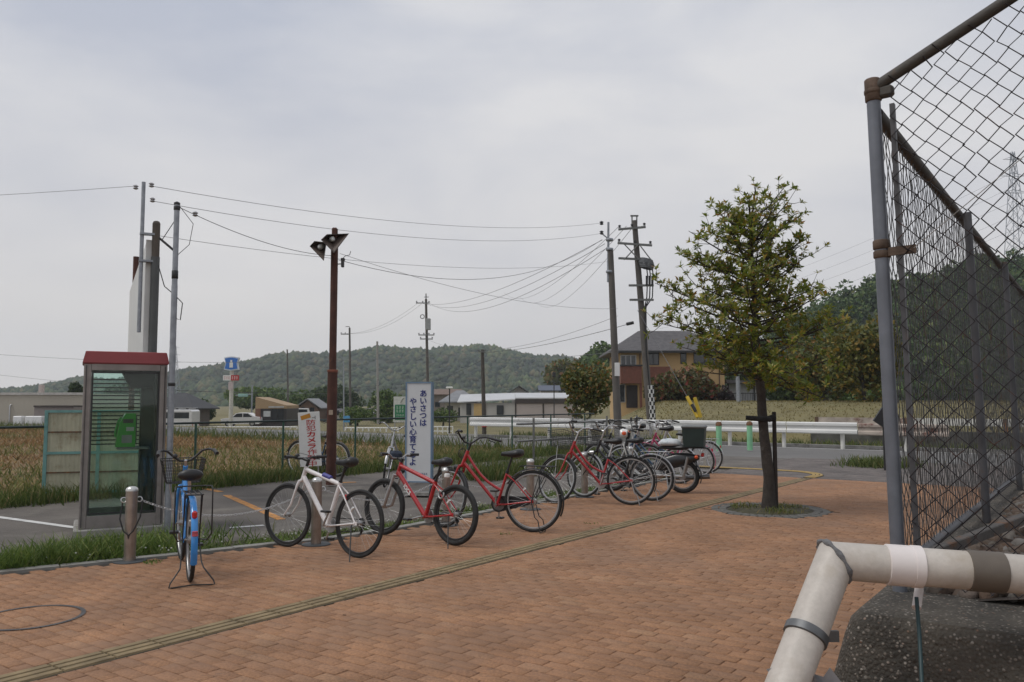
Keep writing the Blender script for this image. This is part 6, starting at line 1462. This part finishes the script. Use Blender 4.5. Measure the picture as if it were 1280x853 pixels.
# ------------------------------------------------------------------ hills and their woods
def ico(sub, seed, amp=.25):
    bm = bmesh.new(); bmesh.ops.create_icosphere(bm, subdivisions=sub, radius=1); rs = np.random.RandomState(seed)
    V = np.array([v.co[:] for v in bm.verts]); V *= (1+rs.normal(0,amp,len(V)))[:,None]; F = np.array([[v.index for v in f.verts] for f in bm.faces]); bm.free(); return V, F
def hill(name, ridge, D0, D1, zb, mat, nx=120):
    """ridge: [(px, y)] sky line seen from the road; foot at D0, crest at D1"""
    pxs = np.linspace(ridge[0][0], ridge[-1][0], nx); ys = np.interp(pxs, [r[0] for r in ridge], [r[1] for r in ridge]); rows = []
    prof = [(0,0),(.25,.16),(.5,.45),(.75,.80),(.92,.97),(1.0,1.0),(1.15,.93),(1.6,.4)]
    for f, hgt in prof:
        D = D0+(D1-D0)*f; row = []
        for px, y in zip(pxs, ys):
            top = A(px, y, D1); a = top.x/D1
            row.append((a*D + 6*math.sin(px*.05+f*5), D, zb+(top.z-zb)*hgt*(1+.06*math.sin(px*.043+f*7)*(1 if .1 < f < .95 else 0))))
        rows.append(row)
    V = [p for r in rows for p in r]; n = nx; F = [(j*n+i, j*n+i+1, (j+1)*n+i+1, (j+1)*n+i) for j in range(len(rows)-1) for i in range(n-1)]
    me = np_mesh(name, V, F); return struct(link(name, me, mat, None, 80)), np.array(V).reshape(len(rows), n, 3)
def woods(name, label, grid, n, r0, r1, mat, seed, sub=2, leafy=0, fmax=5.0):
    rs = np.random.RandomState(seed); nr, nc, _ = grid.shape
    a = rs.uniform(0, fmax, n); b = rs.uniform(0, nc-1.001, n); i, j = a.astype(int), b.astype(int); fa, fb = (a-i)[:,None], (b-j)[:,None]
    P = (grid[i,j]*(1-fa)+grid[i+1,j]*fa)*(1-fb)+(grid[i,j+1]*(1-fa)+grid[i+1,j+1]*fa)*fb
    r = rs.uniform(r0, r1, n); Vs, Fs, b0 = [], [], 0
    if not leafy:
        for k in range(4):
            bv, bf = ico(sub, k, .16); s_ = np.arange(n) % 4 == k; T = rotz(rs.uniform(0,6.28,s_.sum()))*r[s_][:,None,None]; T[:,2] *= rs.uniform(.7,1.15,s_.sum())[:,None]
            V, F = inst(bv, bf, T, P[s_]+np.array([0,0,r0*.3])); Vs.append(V); Fs.append(F+b0); b0 += len(V)
    else:
        for k in range(n):
            V, F = cloud(P[k]+np.array([0,0,r[k]*.6]), (r[k],r[k],r[k]*.95), leafy, r[k]*.17, 9, seed+k); Vs.append(V); Fs.append(F+b0); b0 += len(V)
    return stuff(link(name, np_mesh(name, np.vstack(Vs), np.vstack(Fs)), mat, None), label, 'woods')
hillm = M('hill_soil', (.025,.036,.014), .95, var=.3, vscale=.02, coord='World')
ridge1 = [(-420, 503), (-250, 497), (-120, 500), (0, 492), (45, 487), (95, 474), (160, 479), (215, 470), (260, 461), (300, 457), (340, 449), (380, 444), (430, 443), (480, 440), (530, 437.5), (580, 436), (620, 440), (660, 446), (705, 450), (745, 457), (800, 455), (900, 458), (1000, 463), (1150, 453), (1400, 443)]
ho, grid = hill('hill', ridge1, 430, 760, -3, hillm)
wm = M('ridge_woods', (.05,.065,.03), .9, var=.45, vscale=.014, coord='World', bump=1.0, bscale=.9, island=[(0,(.022,.042,.018)),(.3,(.036,.060,.022)),(.6,(.055,.078,.028)),(.82,(.085,.095,.036)),(.94,(.13,.11,.05)),(1,(.075,.12,.032))])
woods('ridge_woods', 'mixed woods covering the long far ridge', grid, 13500, 1.7, 3.6, wm, 3, 1)
ridge2 = [(960, 492), (1000, 427), (1040, 394), (1075, 380), (1110, 374), (1160, 364), (1210, 358), (1250, 344), (1300, 338), (1380, 327), (1500, 342), (1700, 402)]
ho2, grid2 = hill('hill', ridge2, 120, 200, .5, hillm, 60)
woods('hill_woods', 'dark broadleaf woods covering the near hill behind the corner fence', grid2, 900, 2.6, 4.6, leafm('hill_leaves', [(0,(.026,.058,.012)),(.45,(.05,.10,.018)),(.8,(.09,.145,.026)),(1,(.16,.17,.03))], .2), 9, leafy=240, fmax=5.6)

# ------------------------------------------------------------------ grass, clover, litter
def blades(name, label, pts, h0, h1, wd, mat, seed, lean=.35):
    rs = np.random.RandomState(seed); n = len(pts); h = rs.uniform(h0, h1, n)
    bv = np.array([(-.5,0,0),(.5,0,0),(-.38,0,.55),(.38,0,.55),(0,0,1.0)]); bf = np.array([(0,1,3),(0,3,2),(2,3,4)])
    T = rotz(rs.uniform(0,6.28,n)); S = np.zeros((n,3,3)); S[:,0,0] = wd*rs.uniform(.6,1.4,n); S[:,1,1] = 1; S[:,2,2] = h; S[:,0,2] = rs.normal(0,lean,n)*h; S[:,1,2] = rs.normal(0,lean,n)*h
    V, F = inst(bv, bf, T @ S, np.array(pts)); 
    k = np.tile(np.arange(5), n); top = (k == 4); bend = rs.normal(0, .12, (n,2)).repeat(5, 0)*np.repeat(h,5)[:,None]; V[:,:2] += np.where(top[:,None], bend, 0)
    return stuff(link(name, np_mesh(name, V, F), mat, None), label, 'grass')
gm_ = lambda name, ramp_: M(name, (.07,.1,.02), .75, var=.3, vscale=1.5, coord='World', trans=.25, island=ramp_)
gG = gm_('grass_green', [(0,(.055,.09,.018)),(.5,(.09,.13,.026)),(.8,(.14,.165,.04)),(1,(.24,.20,.08))]); gB = gm_('grass_dry', [(0,(.17,.10,.042)),(.4,(.26,.15,.06)),(.75,(.32,.20,.085)),(1,(.38,.27,.13))]); gM = gm_('grass_mixed', [(0,(.08,.11,.022)),(.4,(.13,.155,.035)),(.7,(.20,.18,.05)),(1,(.30,.22,.09))]); gC = gm_('clover', [(0,(.06,.11,.02)),(.5,(.11,.175,.03)),(.85,(.17,.23,.05)),(1,(.26,.27,.09))])
rs = np.random.RandomState(5)
def along(off0, off1, n, va, vb, power=1.0):
    P = []
    while len(P) < n:
        v = rs.uniform(va, vb); u = kerb_u(v) - (off0+(off1*(.78+.3*math.sin(v*2.3)+.18*math.sin(v*5.9+2))-off0)*rs.random()**power)
        if math.sin(v*3.1)+math.sin(v*7.7+1)+rs.normal(0,.8) < -1.1 and v > 5: continue
        P.append(XY(u, v, -.02)[:])
    return P
blades('verge_grass', 'clover and low grass growing along the plaza kerb', along(.10,.62,15000,-1,15.5,1.0), .015, .07, .011, gC, 6, .8)
P = [XY(rs.normal(-8.05,.28), rs.normal(3.75,.75), -.02)[:] for _ in range(6500)]
P = [p for p in P if UV(p)[0] < kerb_u(UV(p)[1])-.1]
blades('weeds', 'weeds and clover in front of the telephone booth', P, .04, .24, .013, gC, 7, .6)
P = [XY(rs.uniform(-13.7,-12.9) if rs.random() < .8 else rs.normal(-12.95,.12), rs.uniform(3.2,22.3), -.03)[:] for _ in range(15000)]
blades('fence_grass', 'tall green grass along the foot of the green fence', [p for p in P if not (3.9 < UV(p)[1] < 5.3 and UV(p)[0] > -13.2)], .06, .30, .016, gG, 8, .35)
P = [XY(-13.8-rs.gamma(1.8,2.2), rs.uniform(-2,22.2), -.05)[:] for _ in range(19000)]
blades('field_grass', 'yellow green rough grass at the near side of the field', P, .04, .15, .022, gM, 9, .6)
P = []
while len(P) < 26000:
    u, v = rs.uniform(-50,-19), rs.uniform(-2,22.2)
    if rs.random() < min(1, max(.04, (-19.5-u)/5)) and math.sin(u*.55+1)*math.sin(v*.6+u*.2)+.5*math.sin(u*1.3-v*1.1)+rs.normal(0,.5) > -.35: P.append(XY(u, v, -.05)[:])
blades('dry_grass', 'brown dry reeds and grass covering the field', P, .05, .19, .034, gB, 10, .7)
P = [XY(rs.uniform(-16,60), 0)[:] for _ in range(0)]
P = []
while len(P) < 24000:
    u, v = rs.uniform(-42,20), rs.uniform(31.6,58)
    q = XY(u, v); 
    if q.y < 66 and q.x - .13*q.y > -.2: P.append((q.x, q.y, hterr(q.x, q.y)-.02))
blades('bank_grass', 'short dry olive grass on the bank behind the guardrail', P, .04, .13, .05, gm_('grass_bank', [(0,(.15,.13,.045)),(.5,(.21,.175,.07)),(1,(.27,.22,.09))]), 11, .5)
P = [XY(rs.normal(5.2,.9), rs.normal(20.6,.35), 0)[:] for _ in range(2500)]; c_ = G(1088,583); P += [(c_.x+rs.normal(0,.4)+.25, c_.y+rs.normal(0,.3), 0) for _ in range(1300)]
blades('weed_patch', 'patch of weeds at the edge of the grey paving', P[2500:], .08, .28, .02, gG, 12, .4)
P = []
for _ in range(1000):
    a, r = rs.uniform(0,6.28), .55*math.sqrt(rs.random()); 
    if rs.random() < .45+.5*math.sin(a*3): P.append((TREE.x+math.cos(a)*r, TREE.y+math.sin(a)*r, .01))
blades('pit_grass', 'thin grass and weeds around the foot of the street tree', P, .02, .08, .012, gM, 13, .6)
P = [XY(rs.uniform(-22,12), rs.uniform(29.2,30.4), -.09)[:] for _ in range(5000)]; blades('ditch_grass', 'green weeds between the guardrail and the channel wall', P, .1, .35, .03, gG, 14, .4)
P = [XY(rs.uniform(-10.6,-9.6), rs.uniform(12.5,21), -.03)[:] for _ in range(5000)]; blades('rail_grass', 'green grass under the pipe handrail', P, .10, .42, .02, gG, 15, .3)
P = [XY(rs.uniform(-60,-14), rs.uniform(20.6,22.3), -.05)[:] for _ in range(3500)]; blades('roadside_weeds', 'green weeds between the field and the road', P, .15, .55, .03, gG, 16, .35)
P = []
while len(P) < 9000:
    u, v = rs.uniform(-48,-15), rs.uniform(-2,22)
    if math.sin(u*.55+1)*math.sin(v*.6+u*.2)+.5*math.sin(u*1.3-v*1.1)+rs.normal(0,.3) < -.35: P.append(XY(u, v, -.05)[:])
blades('field_weeds', 'clumps of green weeds scattered over the dry field', P, .06, .26, .026, gM, 18, .5)
# white clover heads
n = 260; q = along(.15,.6,n,3,14,.9); T = np.tile(np.eye(3)*.010, (n,1,1)); Pq = np.array(q)+np.column_stack([np.zeros((n,2)), rs.uniform(.05,.12,n)]); bv, bf = ico(1, 1, .1); V, F = inst(bv, bf, T, Pq)
stuff(link('clover_flowers', np_mesh('clover_flowers', V, F), M('clover_white', (.55,.56,.50), .8), None), 'white clover flowers along the kerb', 'flowers')
# fallen leaves on the paving
n = 150; L = []
while len(L) < n:
    v = rs.uniform(3,16); u = kerb_u(v)+.1+abs(rs.normal(0,1.1)) if rs.random() < .75 else rs.uniform(-6.5,-1); L.append(XY(u, v, .006)[:])
L = np.array(L); L[:40,:2] = np.array([TREE.x,TREE.y])+rs.normal(0,.55,(40,2)); L[:40,2] = .03
T = rotz(rs.uniform(0,6.28,n))*rs.uniform(.02,.05,n)[:,None,None]; V, F = inst(leaf3, leaf3f, T, L)
stuff(link('fallen_leaves', np_mesh('fallen_leaves', V, F), M('dead_leaf', (.09,.05,.025), .9, island=[(0,(.035,.022,.014)),(.6,(.09,.05,.02)),(1,(.16,.09,.03))]), None), 'dead leaves scattered on the brick paving', 'leaves')
# small weeds in the joints near the bicycles
P = []
for px, py, m in ((631,668,25),(738,655,15),(190,703,70),(750,661,15)):
    c_ = G(px, py); P += [(c_.x+rs.normal(0,.04), c_.y+rs.normal(0,.05), 0) for _ in range(m)]
blades('joint_weeds', 'tiny weeds growing in the paving joints', P, .01, .03, .01, gC, 17, .6)
# ------------------------------------------------------------------ haze
hzm = bpy.data.materials.new('air'); hzm.use_nodes = True; hn = hzm.node_tree; hn.nodes.clear()
ho_ = hn.nodes.new('ShaderNodeOutputMaterial'); pv = hn.nodes.new('ShaderNodeVolumePrincipled'); pv.inputs['Density'].default_value = .00038; pv.inputs['Color'].default_value = (.80,.86,.95,1); pv.inputs['Anisotropy'].default_value = 0
hn.links.new(pv.outputs[0], ho_.inputs['Volume'])
hb_ = MB().bb(-1480, 1480, -720, 1500, -9, 112).build('haze', hzm); stuff(hb_, 'thin pale haze in the air over the valley', 'haze')
